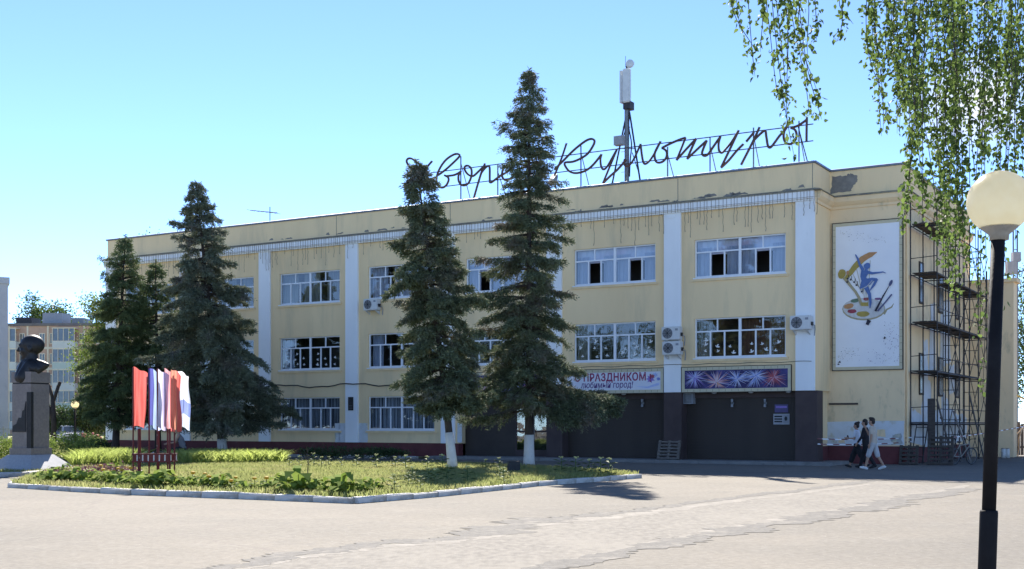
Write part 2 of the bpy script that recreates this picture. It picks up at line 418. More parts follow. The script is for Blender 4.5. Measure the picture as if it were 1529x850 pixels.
# ------------------------------------------------------------------ lawn island with white kerb
SOIL = mat('lawn_soil', (0.20, 0.22, 0.08), (0.26, 0.25, 0.11), scale=1.2, rough=0.95, bump=0.5, bscale=25, c3=(0.22, 0.19, 0.11), s3=1.5, k3=(0.56, 0.72))
KERB = mat('whitewashed_kerb', (0.58, 0.56, 0.52), (0.46, 0.44, 0.40), scale=3, rough=0.9, bump=0.4, bscale=22, c3=(0.34, 0.31, 0.26), s3=3, k3=(0.5, 0.66))
lawn_px = [(16, 728), (110, 734), (200, 739), (360, 745), (530, 752), (650, 742), (800, 726), (955, 714), (830, 704), (700, 698), (430, 694), (130, 701), (60, 713)]
lawn_xy = [G(*p) for p in lawn_px]
def sheet(name, pts, m, z):
    me = MB().add([(p.x, p.y, z) for p in pts], [tuple(range(len(pts)))]).mesh(name, m)
    bm = bmesh.new(); bm.from_mesh(me); bmesh.ops.triangulate(bm, faces=bm.faces); bm.to_mesh(me); bm.free()
    return tag(link(name, me), kind='structure')
lawn = sheet('lawn', lawn_xy, SOIL, 0.09)
stone = []
for v in range(3):
    rnd = random.Random(v); mb = MB()
    j = lambda a: a + rnd.uniform(-0.012, 0.012)
    mb.add([(-0.49, j(-0.09), 0), (0.49, j(-0.09), 0), (0.49, 0.09, 0), (-0.49, 0.09, 0),
            (-0.49, j(-0.085), j(0.135)), (0.49, j(-0.085), j(0.135)), (0.49, j(-0.06), j(0.165)), (-0.49, j(-0.06), j(0.165)), (-0.49, 0.09, j(0.16)), (0.49, 0.09, j(0.16))],
           [(0, 3, 2, 1), (0, 1, 5, 4), (4, 5, 6, 7), (7, 6, 9, 8), (2, 3, 8, 9), (0, 4, 7, 8, 3), (1, 2, 9, 6, 5)])
    stone.append(mb.mesh('kerb_stone', KERB))
def kerb_line(pts, parent, seed=0, inward=1):
    rnd = random.Random(seed)
    for i in range(len(pts) - 1):
        a, b = Vector(pts[i]), Vector(pts[i + 1]); L = (b - a).length; n = max(1, round(L / 1.0)); d = (b - a) / n
        for k in range(n):
            c = a + d * (k + 0.5)
            o = link('kerb_stone', stone[rnd.randrange(3)], parent, (c.x, c.y, rnd.uniform(-0.012, 0.006)), math.atan2(d.y, d.x) + rnd.uniform(-0.022, 0.022))
            o.scale = (d.length / 1.0, 1, rnd.uniform(0.66, 0.86))
            o.rotation_euler.x = rnd.uniform(-0.03, 0.05)
kerb_line(lawn_xy[:8], lawn, 1)
kerb_line([lawn_xy[7], lawn_xy[8], lawn_xy[9]], lawn, 2)
kerb_line([lawn_xy[12], lawn_xy[0]], lawn, 3)

# bed round the bust, with its own kerb
bed_px = [(-60, 716), (-20, 713), (40, 711), (92, 706), (110, 700), (85, 692), (-60, 690)]
bed = sheet('monument_bed', [G(*p) for p in bed_px], SOIL, 0.07)
kerb_line([G(*p) for p in bed_px[:5]], bed, 4)
# grass verge between the palace and the flats, path
verge = sheet('grass_verge', [G(-120, 686), G(60, 686), G(150, 679), (G(150, 660)), G(170, 645), G(-400, 645)], SOIL, 0.03)
# planting strip along the plinth of the left half
strip = sheet('planting_strip', [loc2w(-39.4, -0.1), loc2w(-17.6, -0.1), loc2w(-17.6, -1.5), loc2w(-39.4, -1.5)][::-1], SOIL, 0.06)
kerb_line([loc2w(-39.4, -1.5), loc2w(-17.6, -1.5)], strip, 5)
# low platform in front of the entrance
CONC = mat('concrete', (0.26, 0.25, 0.235), (0.20, 0.19, 0.18), scale=2, rough=0.95, bump=0.4, bscale=20, c3=(0.15, 0.14, 0.13), s3=3, k3=(0.55, 0.7))
mb = MB(); mb.box(-17.4, 0.9, -1.1, 2.2, 0.0, 0.12)
pl = mb.build('entrance_platform', CONC, None, loc=loc2w(0, 0), rz=ANG); tag(pl, kind='structure')
# ================================================================== THE PALACE OF CULTURE
palace = thing('palace_building', 'long three storey yellow plaster building with white pilasters and dark brown ground floor entrance', 'building', loc2w(0, 0), ANG)
P = palace
SP, PW = 5.52, 0.74
XL = -39.5
Zs = {3: (7.47, 9.02), 2: (4.22, 5.83), 1: (1.28, 2.86)}
WW = 3.80
def win_x(bay):                       # bay 0 is next to the right corner
    x1 = -(SP * bay + PW + 0.42)
    return x1 - WW, x1
openings = []
for bay in range(7):
    for row in (3, 2, 1):
        if row == 1 and bay < 3: continue
        x0, x1 = win_x(bay); z0, z1 = Zs[row]
        openings.append((bay, row, x0, x1, z0, z1))
def wall_with_holes(mb, x0, x1, z0, z1, holes, y=0.0, rev=0.16):
    xs = sorted({x0, x1, *[h[0] for h in holes], *[h[1] for h in holes]}); zs = sorted({z0, z1, *[h[2] for h in holes], *[h[3] for h in holes]})
    for i in range(len(xs) - 1):
        for j in range(len(zs) - 1):
            cx, cz = (xs[i] + xs[i + 1]) / 2, (zs[j] + zs[j + 1]) / 2
            if any(h[0] < cx < h[1] and h[2] < cz < h[3] for h in holes): continue
            mb.add([(xs[i], y, zs[j]), (xs[i + 1], y, zs[j]), (xs[i + 1], y, zs[j + 1]), (xs[i], y, zs[j + 1])], [(0, 1, 2, 3)])
    for a, b, c, d in holes:
        mb.add([(a, y, c), (b, y, c), (b, y, d), (a, y, d), (a, y + rev, c), (b, y + rev, c), (b, y + rev, d), (a, y + rev, d)],
               [(0, 1, 5, 4), (1, 2, 6, 5), (2, 3, 7, 6), (3, 0, 4, 7)])
mb = MB()
XE = -16.35                            # left end of the dark entrance
hs = [o[2:] for o in openings]
wall_with_holes(mb, XL, XE, 0.68, 10.2, [h for h in hs if h[1] <= XE])
wall_with_holes(mb, XE, 0.0, 2.86, 10.2, [h for h in hs if h[1] > XE])
mb.add([(XE, 0, 2.86), (0, 0, 2.86), (0, 2.06, 2.86), (XE, 2.06, 2.86)], [(0, 1, 2, 3)])      # soffit over the entrance
mb.add([(XE, 0, 0.68), (XE, 0, 2.86), (XE, 0.5, 2.86), (XE, 0.5, 0.68)], [(0, 1, 2, 3)])
mb.build('front_wall', YELLOW, P)
mb = MB()
mb.add([(0, 0, 2.86), (0, 2.06, 2.86), (0, 2.06, 10.2), (0, 0, 10.2)], [(0, 1, 2, 3)])
mb.add([(-0.12, 0.69, 0.68), (-0.12, 2.06, 0.68), (-0.12, 2.06, 2.86), (-0.12, 0.69, 2.86)], [(0, 1, 2, 3)])
mb.build('return_wall', YELLOW, P)
XS = 2.88
MB().add([(-0.12, 2.06, 0.68), (XS, 2.06, 0.68), (XS, 2.06, 10.2), (-0.12, 2.06, 10.2)], [(0, 1, 2, 3)]).build('panel_wall', YELLOW2, P)
YS = 15.1
MB().box(XS - 0.3, XS, 2.062, YS, 0.5, 10.2).build('side_wall', YELLOW2, P)
MB().box(XL, XL + 0.3, 0.002, YS, 0.5, 10.2).build('end_wall', YELLOW, P)
MB().box(XL, XS, YS, YS + 0.3, 0.0, 11.6).build('rear_wall', YELLOW2, P)
MB().add([(XL, 0.1, 11.1), (-0.05, 0.1, 11.1), (-0.05, 2.2, 11.1), (XS, 2.2, 11.1), (XS, YS, 11.1), (XL, YS, 11.1)], [(0, 1, 2, 3, 4, 5)]).build('roof', ROOF, P)
mb = MB(); mb.box(XL - 0.05, XE, -0.06, 0.3, 0, 0.68); mb.box(XL - 0.05, XL + 0.25, 0.3, YS, 0, 0.68); mb.build('plinth', PLINTH, P)
mb = MB(); mb.box(-0.10, XS + 0.05, 2.0, 2.3, 0, 0.70); mb.box(-0.3, -0.08, 0.692, 1.998, 0, 0.69); mb.box(XS - 0.2, XS + 0.05, 2.3, YS, 0, 0.62); mb.build('plinth', PLINTH, P)
# rear wing, lower, stepping out to the right
mb = MB(); mb.box(XS - 0.2, 4.9, YS + 0.002, YS + 1.0, 0, 8.25); mb.build('rear_wing', YELLOW2, P)
MB().box(XS - 0.3, 5.05, YS - 0.12, YS + 1.1, 8.25, 8.42).build('wing_cornice', YELLOW2, P)

# swept mouldings round the whole outline
OUT = [(XL, YS), (XL, 0), (0, 0), (0, 2.06), (XS, 2.06), (XS, YS)]
def sweep(path, prof, m, name):
    n = len(path); rings = []
    for i, p in enumerate(path):
        p = Vector(p); d0 = (p - Vector(path[i - 1])).normalized() if i else None; d1 = (Vector(path[i + 1]) - p).normalized() if i < n - 1 else None
        d0 = d0 or d1; d1 = d1 or d0
        n0, n1 = Vector((d0.y, -d0.x)), Vector((d1.y, -d1.x)); mm = (n0 + n1); mm = mm / (1 + n0.dot(n1))
        rings.append([(p.x + mm.x * o, p.y + mm.y * o, z) for o, z in prof])
    k = len(prof); vs = [v for r in rings for v in r]
    fs = [(i * k + j, (i + 1) * k + j, (i + 1) * k + (j + 1) % k, i * k + (j + 1) % k) for i in range(n - 1) for j in range(k)]
    fs += [tuple(range(k)), tuple(range((n - 1) * k, n * k))]
    return MB().add(vs, fs).build(name, m, P)
sweep(OUT[1:3], [(-0.1, 10.17), (0.16, 10.17), (0.16, 10.22), (0.24, 10.24), (0.24, 10.54), (-0.1, 10.54)], WHITEP, 'cornice')
sweep(OUT[2:], [(-0.1, 10.1), (0.05, 10.1), (0.07, 10.2), (0.14, 10.26), (0.22, 10.36), (0.24, 10.54), (-0.1, 10.54)], YELLOW2, 'cornice')
sweep(OUT[:2], [(-0.1, 10.17), (0.24, 10.17), (0.24, 10.54), (-0.1, 10.54)], YELLOW, 'cornice')
sweep(OUT, [(-0.1, 10.542), (0.29, 10.542), (0.29, 10.575), (0.0, 10.66), (-0.1, 10.66)], LEDGE, 'ledge')
sweep(OUT, [(-0.3, 10.6), (-0.02, 10.6), (-0.02, 11.62), (-0.3, 11.62)], YELLOW, 'parapet')
sweep(OUT, [(-0.34, 11.62), (0.03, 11.62), (0.045, 11.63), (0.045, 11.70), (-0.1, 11.74), (-0.34, 11.72)], COPING, 'coping')

# pilasters, pillars, dark entrance
for k in range(8):
    x1 = -SP * k if k < 7 else XL + PW
    low = 0.68 if k >= 3 else 2.86
    MB().box(x1 - PW, x1 - (0.0 if k else -0.004), -0.10, 0.02, low, 10.17).build('pilaster', WHITEP, P)
    MB().box(x1 - PW + 0.16, x1 - 0.22, -0.125, -0.098, 9.98, 10.10).build('capital_block', WHITEP, P)
    if k < 3:
        MB().box(x1 - PW - 0.02, x1 + (0.02 if k else 0.10), -0.06, 0.69, 0.12, 2.858).build('pillar', DARKP, P)
        MB().box(x1 - PW - 0.04, x1 + (0.04 if k else 0.12), -0.08, 0.69, 0.12, 0.20).build('pillar_base', DARKP, P)
bays_dark = [(-SP * (k + 1) + 0.02 if k < 2 else XE, -SP * k - PW - 0.02) for k in range(3)]
for k, (x0, x1) in enumerate(bays_dark):
    if k < 2:
        sh = MB().box(x0, x1, 0.50, 0.56, 0.12, 2.858).build('roller_shutter', DARK, P)
        n = 22
        ms = MB().box(x0 + 0.03, x1 - 0.03, 0.484, 0.499, 0.008, 0.108).mesh('slat', DARK)
        for i in range(n):
            link('slat', ms, sh, (0, 0, 0.16 + i * 0.120))
        MB().box(x0, x1, 0.40, 0.56, 2.62, 2.855).build('shutter_box', DARKP, sh)
    else:
        # the recessed entrance bay: dark panels either side of a glazed double door
        dx0, dx1 = LF(770, 650, 0.5)[0], LF(822, 650, 0.5)[0]
        MB().box(x0, dx0, 0.50, 0.56, 0.12, 2.858).build('entrance_panel', DARK, P)
        MB().box(dx1, x1, 0.50, 0.56, 0.12, 2.858).build('entrance_panel', DARK, P)
        MB().box(dx0, dx1, 0.50, 0.56, 2.35, 2.858).build('entrance_panel', DARK, P)
        w = (dx1 - dx0) / 2
        for i in range(2):
            a = dx0 + i * w; dm = MB()
            for bx in ((a, a + 0.07, 0.12, 2.35), (a + w - 0.07, a + w, 0.12, 2.35), (a + 0.07, a + w - 0.07, 0.12, 0.42), (a + 0.07, a + w - 0.07, 2.25, 2.35), (a + 0.07, a + w - 0.07, 1.2, 1.27)):
                dm.box(bx[0], bx[1], 0.47, 0.53, bx[2], bx[3])
            d = dm.build('door', DARKP, P)
            MB().box(a + 0.072, a + w - 0.072, 0.495, 0.505, 0.42, 2.25).build('pane', GLASS, d)
            MB().tube([(a + (w - 0.12 if i == 0 else 0.12), 0.42, 0.9), (a + (w - 0.12 if i == 0 else 0.12), 0.42, 1.4)], 0.018).build('handle', METAL, d)
        MB().box(dx0 + 0.9, dx1 - 0.1, 1.9, 1.95, 0.5, 1.2).build('hall_notice', PLASTW, P)
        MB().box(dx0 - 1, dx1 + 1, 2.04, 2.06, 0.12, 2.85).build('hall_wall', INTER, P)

# ------------------------------------------------------------------ windows
U = WW / 2; H0 = 1.55
def frame_mesh(h):
    f = 0.055; mb = MB(); y0, y1 = 0.085, 0.145; zt = h * 0.67
    mb.box(0, WW, y0, y1, 0, f + 0.02); mb.box(0, WW, y0, y1, h - f, h)
    for x in (0, U - f, U, WW - f): mb.box(x, x + f, y0, y1, f + 0.02, h - f)
    for u0 in (0, U):
        mb.box(u0 + f, u0 + U - f, y0 + 0.003, y1, zt - 0.03, zt + 0.03)
        mb.box(u0 + U / 2 - 0.025, u0 + U / 2 + 0.025, y0 + 0.003, y1, zt + 0.03, h - f)
        for q in (1, 2):
            x = u0 + f + (U - 2 * f) * q / 3; mb.box(x - 0.03, x + 0.03, y0 + 0.003, y1, f + 0.02, zt - 0.03)
    return mb.mesh('frame', PVC)
FR, PN = {}, {}
for row, (z0, z1) in Zs.items():
    h = z1 - z0; FR[row] = frame_mesh(h); f = 0.055; zt = h * 0.67
    tw = U / 2 - f - 0.025; cw = (U - 2 * f) / 3 - 0.06
    PN[row] = (MB().add([(0, 0, 0), (tw, 0, 0), (tw, 0, h - f - zt - 0.03), (0, 0, h - f - zt - 0.03)], [(0, 1, 2, 3)]).mesh('pane', GLASS),
               MB().add([(0, 0, 0), (cw + 0.02, 0, 0), (cw + 0.02, 0, zt - 0.03 - f - 0.02), (0, 0, zt - 0.03 - f - 0.02)], [(0, 1, 2, 3)]).mesh('pane', GLASS), tw, cw, zt)
sash = MB()
for bx in ((0, 0.05, 0, 0.9), (0.46, 0.51, 0, 0.9), (0.05, 0.46, 0, 0.05), (0.05, 0.46, 0.85, 0.9)): sash.box(bx[0], bx[1], 0, 0.04, bx[2], bx[3])
SASH = sash.mesh('open_sash', PVC)
SILLW = MB().box(-0.04, WW + 0.04, -0.07, 0.09, -0.045, 0.0).mesh('sill', PVC)
SILLY = MB().box(-0.12, WW + 0.12, -0.055, 0.0, -0.14, -0.045).mesh('sill_ledge', YELLOW)
DOVE = mat('white_paper', (0.78, 0.78, 0.76), (0.7, 0.7, 0.69), scale=9, rough=0.9)
def dove(name, s):
    poly = [(-0.10, 0.02), (-0.03, 0.0), (0.0, 0.10), (0.05, 0.09), (0.03, 0.02), (0.10, 0.03), (0.12, 0.0), (0.08, -0.03), (0.0, -0.05), (-0.06, -0.02)]
    return MB().prism([(a * s, b * s) for a, b in poly], lambda a, b, d: (a, d, b), 0, 0.003).mesh(name, DOVE)
DV = [dove('paper_dove', 1.0), dove('paper_dove', 0.75)]
def drape(w, h, m, amp=0.03, waves=9, seed=0, scal=0.0):
    rnd = random.Random(seed); n = waves * 6; vs, fs = [], []
    for i in range(n + 1):
        x = w * i / n; y = amp * math.sin(2 * math.pi * i / 6 + rnd.uniform(-0.5, 0.5))
        lo = scal * abs(math.sin(math.pi * 2 * i / n)) if scal else 0
        vs += [(x, y, lo), (x, y * 0.6, h)]
    fs = [(2 * i, 2 * i + 2, 2 * i + 3, 2 * i + 1) for i in range(n)]
    return MB().add(vs, fs).mesh('curtain', m, True)
rw = random.Random(5)
for bay, row, x0, x1, z0, z1 in openings:
    h = z1 - z0
    W = link('window', FR[row], P, (x0, 0, z0))
    link('sill', SILLW, W); link('sill_ledge', SILLY, W)
    tm, cm, tw, cw, zt = PN[row]; f = 0.055
    open_ = (1, 4) if (row == 3 and bay < 2) else ((1,) if (row == 3 and bay == 2) else ())
    for u in range(2):
        for q in range(2):
            link('pane', tm, W, (u * U + (f if q == 0 else U / 2 + 0.025), 0.115, zt + 0.03))
        for q in range(3):
            xx = u * U + f + (U - 2 * f) * q / 3 + (0.0 if q == 0 else 0.03)
            if u * 3 + q in open_:
                s = link('open_sash', SASH, W, (xx + cw + 0.02, 0.16, f + 0.03), R(80))
            else:
                link('pane', cm, W, (xx, 0.115, f + 0.02))
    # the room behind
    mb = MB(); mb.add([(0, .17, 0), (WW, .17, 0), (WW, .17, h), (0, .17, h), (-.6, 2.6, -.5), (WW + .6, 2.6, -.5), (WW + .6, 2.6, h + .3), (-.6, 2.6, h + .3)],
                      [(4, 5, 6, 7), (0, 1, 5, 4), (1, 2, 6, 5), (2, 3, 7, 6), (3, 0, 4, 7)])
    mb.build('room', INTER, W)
    if row == 3 and bay < 3:
        link('curtain', drape(WW, h * 0.36, BLIND, 0.02, 12, bay), W, (0, 0.34, h * 0.62))
        for u in range(6):
            if u in open_: continue
            link('curtain', drape(WW / 6 - 0.02, h * 0.80, CURT, 0.02, 3, bay * 7 + u), W, (u * WW / 6 + 0.02, 0.30, 0.0))
    elif row == 1:
        link('curtain', drape(WW, h, CURT2, 0.035, 16, bay), W, (0, 0.34, 0.02))
    elif row == 3:
        for u, ww in ((0.02, 0.9), (1.3, 1.0), (2.75, 1.0)):
            link('curtain', drape(ww, h, CURT3 if bay > 3 else CURT, 0.03, 5, bay + int(u)), W, (u, 0.36, 0.02))
    else:
        link('curtain', drape(0.62, h, CURT if bay > 2 else CURT3, 0.03, 4, bay), W, (0.03, 0.36, 0.02))
        if bay in (0, 1, 4):
            for q in range(6):
                xx = (q // 3) * U + f + (U - 2 * f) * (q % 3) / 3 + 0.30
                for i in range(rw.choice((2, 2, 3))):
                    link('paper_dove', DV[rw.randrange(2)], W, (xx + rw.uniform(-0.12, 0.12), 0.108, 0.25 + i * 0.26 + rw.uniform(-0.06, 0.08)), rot=(0, rw.uniform(-0.5, 0.5), 0))
ORB = mat('brown_drape', (0.16, 0.075, 0.04), (0.09, 0.045, 0.03), scale=4, rough=0.9, stretch=(4, 1, 0.2))
x0, x1 = win_x(0); z0, z1 = Zs[2]
wb = [o for o in P.children if o.name.startswith('window')][1]
link('curtain', drape(2.1, 1.5, ORB, 0.03, 8, 3), wb, (1.66, 0.55, 0.03))

# flaked paint and bare render (wear with shapes of its own)
def patch(name, pts, y, m, parent=P, plane='front', seed=0, sub=5, amp=0.03):
    rnd = random.Random(seed); poly = []
    for i in range(len(pts)):
        a, b = Vector(pts[i]), Vector(pts[(i + 1) % len(pts)])
        for k in range(sub):
            p = a + (b - a) * k / sub; poly.append((p.x + rnd.uniform(-amp, amp), p.y + rnd.uniform(-amp, amp)))
    f = (lambda a, b, d: (a, y - d, b)) if plane == 'front' else (lambda a, b, d: (y + d, a, b))
    me = MB().prism(poly, f, 0.0, 0.004).mesh(name, m)
    bm = bmesh.new(); bm.from_mesh(me); bmesh.ops.triangulate(bm, faces=[f for f in bm.faces if len(f.verts) > 4]); bm.to_mesh(me); bm.free()
    return link(name, me, parent)
def FP(pts, s): return [LF(a, b, s) for a, b in pts]
patch('bare_patch', FP([(1243, 264), (1262, 262), (1270, 259), (1281, 262), (1279, 272), (1274, 277), (1270, 286), (1240, 289)], 2.06), 2.076, BARE, seed=1)
patch('bare_patch', FP([(1340, 282), (1344, 275), (1350, 274), (1350, 286), (1345, 284)], 2.06), 2.076, BARE, seed=2, amp=0.02)
rp = random.Random(11)
for (a, b, n) in ((840, 980, 9), (985, 1060, 6), (1080, 1200, 8), (540, 620, 4), (400, 520, 6), (690, 760, 3)):
    for i in range(n):
        px = rp.uniform(a, b); x, _ = LF(px, 300, 0); zc = 10.66 + rp.uniform(0, 0.12); w = rp.uniform(0.06, 0.35); hh = rp.uniform(0.02, 0.09)
        patch('flaked_spot', [(x - w, zc - hh * 0.4), (x + w, zc - hh * 0.5), (x + w * 0.6, zc + hh), (x - w * 0.5, zc + hh * 0.7)], 0.018, BARE, seed=i + int(a), sub=3, amp=0.02)
for px in (502, 1012, 1217 - 4, 672, 320):      # vertical joints in the parapet
    x, _ = LF(px, 300, 0); MB().box(x - 0.012, x + 0.012, 0.012, 0.03, 10.67, 11.6).build('parapet_joint', BARE, P)
WP2 = mat('white_repaint', (0.66, 0.68, 0.70), (0.60, 0.60, 0.58), scale=2, rough=0.9, bump=0.2, c3=(0.52, 0.45, 0.30), s3=1.5, k3=(0.58, 0.68))
patch('repainted_band', FP([(1226, 631), (1350, 628), (1350, 664), (1226, 667)], 2.06), 2.06, WP2, seed=5, amp=0.02)
STAIN = mat('flaked_paint', (0.30, 0.31, 0.32), (0.44, 0.43, 0.38), scale=5, rough=0.95, c3=(0.62, 0.56, 0.40), s3=3, k3=(0.5, 0.6))
patch('flaked_patch', FP([(1332, 650), (1346, 648), (1347, 663), (1330, 664)], 2.06), 2.055, STAIN, seed=6, amp=0.04)
patch('flaked_patch', FP([(1310, 641), (1322, 641), (1322, 652), (1310, 652)], 2.06), 2.055, YELLOW2, seed=7, amp=0.02)
patch('flaked_patch', FP([(1252, 655), (1262, 655), (1262, 662), (1252, 662)], 2.06), 2.055, YELLOW2, seed=8, amp=0.03)
for (a, c) in ((506, 519), (536, 549), (683, 690), (500, 508)):
    patch('white_touch_up', FP([(a, 632), (c, 632), (c, 661), (a, 661)], 0), 0.0, WP2, seed=a, amp=0.015)
# plaster lost on the side wall
rs = random.Random(3)
for i in range(9):
    yc = rs.uniform(3.6, 12.5); zc = rs.uniform(1.2, 6.2); w = rs.uniform(0.3, 1.0); hh = rs.uniform(0.5, 1.6)
    patch('peeled_patch', [(yc - w, zc - hh), (yc + w, zc - hh * 0.8), (yc + w * 0.8, zc + hh), (yc - w * 0.7, zc + hh * 0.9)], XS + 0.001 + i * 0.0015, WP2, plane='side', seed=20 + i, amp=0.10)
patch('peeled_patch', [(3.0, 0.75), (14.5, 0.7), (14.5, 1.9), (9, 2.3), (5, 1.9), (3.0, 2.2)], XS + 0.02, WP2, plane='side', seed=40, amp=0.12)
for yc, zc in ((4.9, 7.3), (4.9, 3.6), (8.6, 7.2), (8.6, 3.6), (12.2, 7.2), (12.2, 3.6)):       # narrow side windows
    sw = MB().box(XS + 0.004, XS + 0.05, yc - 0.38, yc + 0.38, zc - 0.85, zc + 0.85).build('side_window', WOODD, P)
    MB().box(XS + 0.051, XS + 0.056, yc - 0.30, yc + 0.30, zc - 0.77, zc + 0.77).build('pane', mat('dusty_glass', (0.10, 0.11, 0.12), (0.14, 0.14, 0.14), scale=3, rough=0.25), sw)
MB().box(-0.05, 1.1, 2.0, 2.06, 2.33, 2.40).build('ledge_strip', WOODD, P)
# drain stack on the panel wall corner
MB().tube([(XS + 0.06, 2.3, 0.6), (XS + 0.06, 2.3, 10.1)], 0.045).build('downpipe', YELLOW2, P)

# ------------------------------------------------------------------ things fixed to the facade (each its own)
def on_front(x, y, z=0.0):
    return loc2w(x, y, z)
# icicle light garland
mb = MB(); rg = random.Random(9)
x = XL + 0.3
while x < 0.2:
    top = 10.56
    mb.box(x - 0.006, x + 0.006, -0.258, -0.246, 10.16, top)
    if rg.random() < 0.55:
        L = rg.choice((0.15, 0.3, 0.3, 0.5, 0.5, 0.7, 0.95)) * rg.uniform(0.8, 1.2)
        pts = [(x, -0.255, 10.18)]; zz = 10.18
        while zz > 10.18 - L:
            zz -= 0.12; pts.append((x + rg.uniform(-0.018, 0.018), -0.255 + rg.uniform(-0.02, 0.02), zz))
        mb.tube(pts, [0.011] * (len(pts) - 1) + [0.016], 4)
    x += rg.uniform(0.10, 0.19)
for zc in (10.28, 10.52): mb.box(XL, 0.25, -0.262, -0.252, zc - 0.005, zc + 0.005)
g = mb.build('icicle_garland', mat('garland_wire', (0.20, 0.15, 0.11), (0.30, 0.24, 0.18), scale=9, rough=0.8), None, loc=loc2w(0, 0), rz=ANG)
tag(g, 'brown icicle light garland hanging along the white roof cornice', 'garland', kind='stuff')
# cable across the left half
mb = MB(); pts = []
for i in range(60):
    t = i / 59; xx = -17 + (XL + 17) * t; pts.append((xx, -0.14, 3.42 + 0.07 * math.sin(i * 0.55) + 0.03 * math.sin(i * 1.7)))
tag(mb.tube(pts, 0.028, 5).build('cable', BLACK, None, loc=loc2w(0, 0), rz=ANG), 'black cable sagging across the facade above the ground floor windows', 'cable')
mb = MB(); pts = [(-0.1 - 5.7 * i / 20, -0.13, 3.98 + 0.02 * math.sin(i)) for i in range(40)]
tag(mb.tube(pts, 0.010, 4).build('cable', WIRE, None, loc=loc2w(0, 0), rz=ANG), 'thin wire running over the pilasters just above the banners', 'cable')
# plaque
q = LF(524, 603, -0.1)
t = thing('wall_plaque', 'small black memorial plaque on a white pilaster', 'plaque', on_front(q[0], -0.1, q[1]), ANG)
PLQ = mat('plaque_black', (0.022, 0.022, 0.024), (0.04, 0.04, 0.04), scale=5, rough=0.3)
MB().box(-0.15, 0.15, -0.035, -0.001, -0.32, 0.32).build('slab', PLQ, t)
bt = MB().ell((0, -0.04, 0.14), (0.07, 0.02, 0.09)); bt.ell((0, -0.04, 0.03), (0.1, 0.02, 0.05)); bt.build('portrait_relief', STEEL, t)
for i in range(3): MB().box(-0.1, 0.1, -0.04, -0.034, -0.10 - 0.07 * i, -0.08 - 0.07 * i).build('inscription_line', METAL, t)

def ac_unit(label, px, py, y=-0.1, side=0):
    x, z = LF(px, py, y - 0.25)
    t = thing('air_conditioner', label, 'air conditioner', on_front(x, y, z), ANG, 'outdoor air conditioner units')
    b = MB().box(-0.40, 0.40, -0.38, -0.08, -0.27, 0.27).mesh('casing', PLASTW)
    bm = bmesh.new(); bm.from_mesh(b); bmesh.ops.bevel(bm, geom=bm.edges[:], offset=0.02, segments=2, affect='EDGES'); bm.to_mesh(b); bm.free()
    link('casing', b, t)
    ring = MB(); 
    n = 20
    vs = [(-0.13 + 0.22 * math.cos(2 * math.pi * k / n), -0.384, 0.22 * math.sin(2 * math.pi * k / n)) for k in range(n)]
    gr = MB().add(vs + [(a, -0.395, b2) for a, _, b2 in vs], [tuple(range(n, 2 * n))] + [(k, (k + 1) % n, n + (k + 1) % n, n + k) for k in range(n)]).build('fan_grille', PLASTG, t)
    for k in range(4):
        rr = 0.044 + 0.05 * k
        MB().tube([(-0.13 + rr * math.cos(2 * math.pi * i / 16), -0.40, rr * math.sin(2 * math.pi * i / 16)) for i in range(17)], 0.007, 4).build('grille_ring', BLACK, gr)
    for k in range(4):
        a = math.pi * k / 4; MB().beam((-0.13 - 0.21 * math.cos(a), -0.405, -0.21 * math.sin(a)), (-0.13 + 0.21 * math.cos(a), -0.405, 0.21 * math.sin(a)), 0.012).build('grille_bar', BLACK, gr)
    MB().box(0.20, 0.32, -0.386, -0.379, 0.10, 0.19).build('rating_label', PLASTG, t)
    MB().box(0.401, 0.45, -0.30, -0.14, -0.12, 0.02).build('valve_cover', BLACK, t)
    for s in (-0.28, 0.28):
        MB().add([(s - 0.02, 0, -0.29), (s + 0.02, 0, -0.29), (s + 0.02, -0.38, -0.29), (s - 0.02, -0.38, -0.29), (s - 0.02, 0, -0.46), (s + 0.02, 0, -0.46)],
                 [(0, 1, 2, 3), (0, 3, 4), (1, 5, 2), (2, 5, 4, 3), (0, 4, 5, 1)]).build('bracket', PLASTW, t)
    MB().tube([(0.42, -0.2, -0.06), (0.50, -0.12, -0.12), (0.48, -0.02, -0.25), (0.45, -0.01, -0.5)], 0.02, 5).build('pipe', PLASTG, t)
ac_unit('white air conditioner under the upper window beside the narrower spruce', 555, 455, 0.0)
ac_unit('upper of two air conditioners stacked on the pilaster between banners', 1003, 498, -0.1)
ac_unit('lower of two air conditioners stacked on the pilaster between banners', 1004, 520, -0.1)
ac_unit('air conditioner high on the corner pilaster above the fireworks banner', 1196, 482, -0.1)

# ------------------------------------------------------------------ banners
def banner_frame(t, x0, x1, z0, z1, m):
    b = 0.13
    for a in ((x0 - b, x1 + b, z1, z1 + b), (x0 - b, x1 + b, z0 - b, z0), (x0 - b, x0, z0, z1), (x1, x1 + b, z0, z1)):
        MB().box(a[0], a[1], -0.055, -0.004, a[2], a[3]).build('frame_strip', m, t)
    for a in ((x0 - b - 0.02, x1 + b + 0.02, z1 + b, z1 + b + 0.025), (x0 - b - 0.02, x1 + b + 0.02, z0 - b - 0.025, z0 - b), (x0 - b - 0.02, x0 - b, z0 - b, z1 + b), (x1 + b, x1 + b + 0.02, z0 - b, z1 + b)):
        MB().box(a[0], a[1], -0.07, -0.004, a[2], a[3]).build('frame_edge', WOODD, t)
    n = 16
    for i in range(n):                                   # lacing
        xx = x0 + (x1 - x0) * (i + 0.5) / n
        for zz in (z1 + b / 2, z0 - b / 2): MB().box(xx - 0.007, xx + 0.007, -0.062, -0.054, zz - b * .35, zz + b * .35).build('lacing', LACE, t)
LACE = mat('lacing_cord', (0.30, 0.26, 0.18), (0.24, 0.21, 0.15), scale=5, rough=0.9)
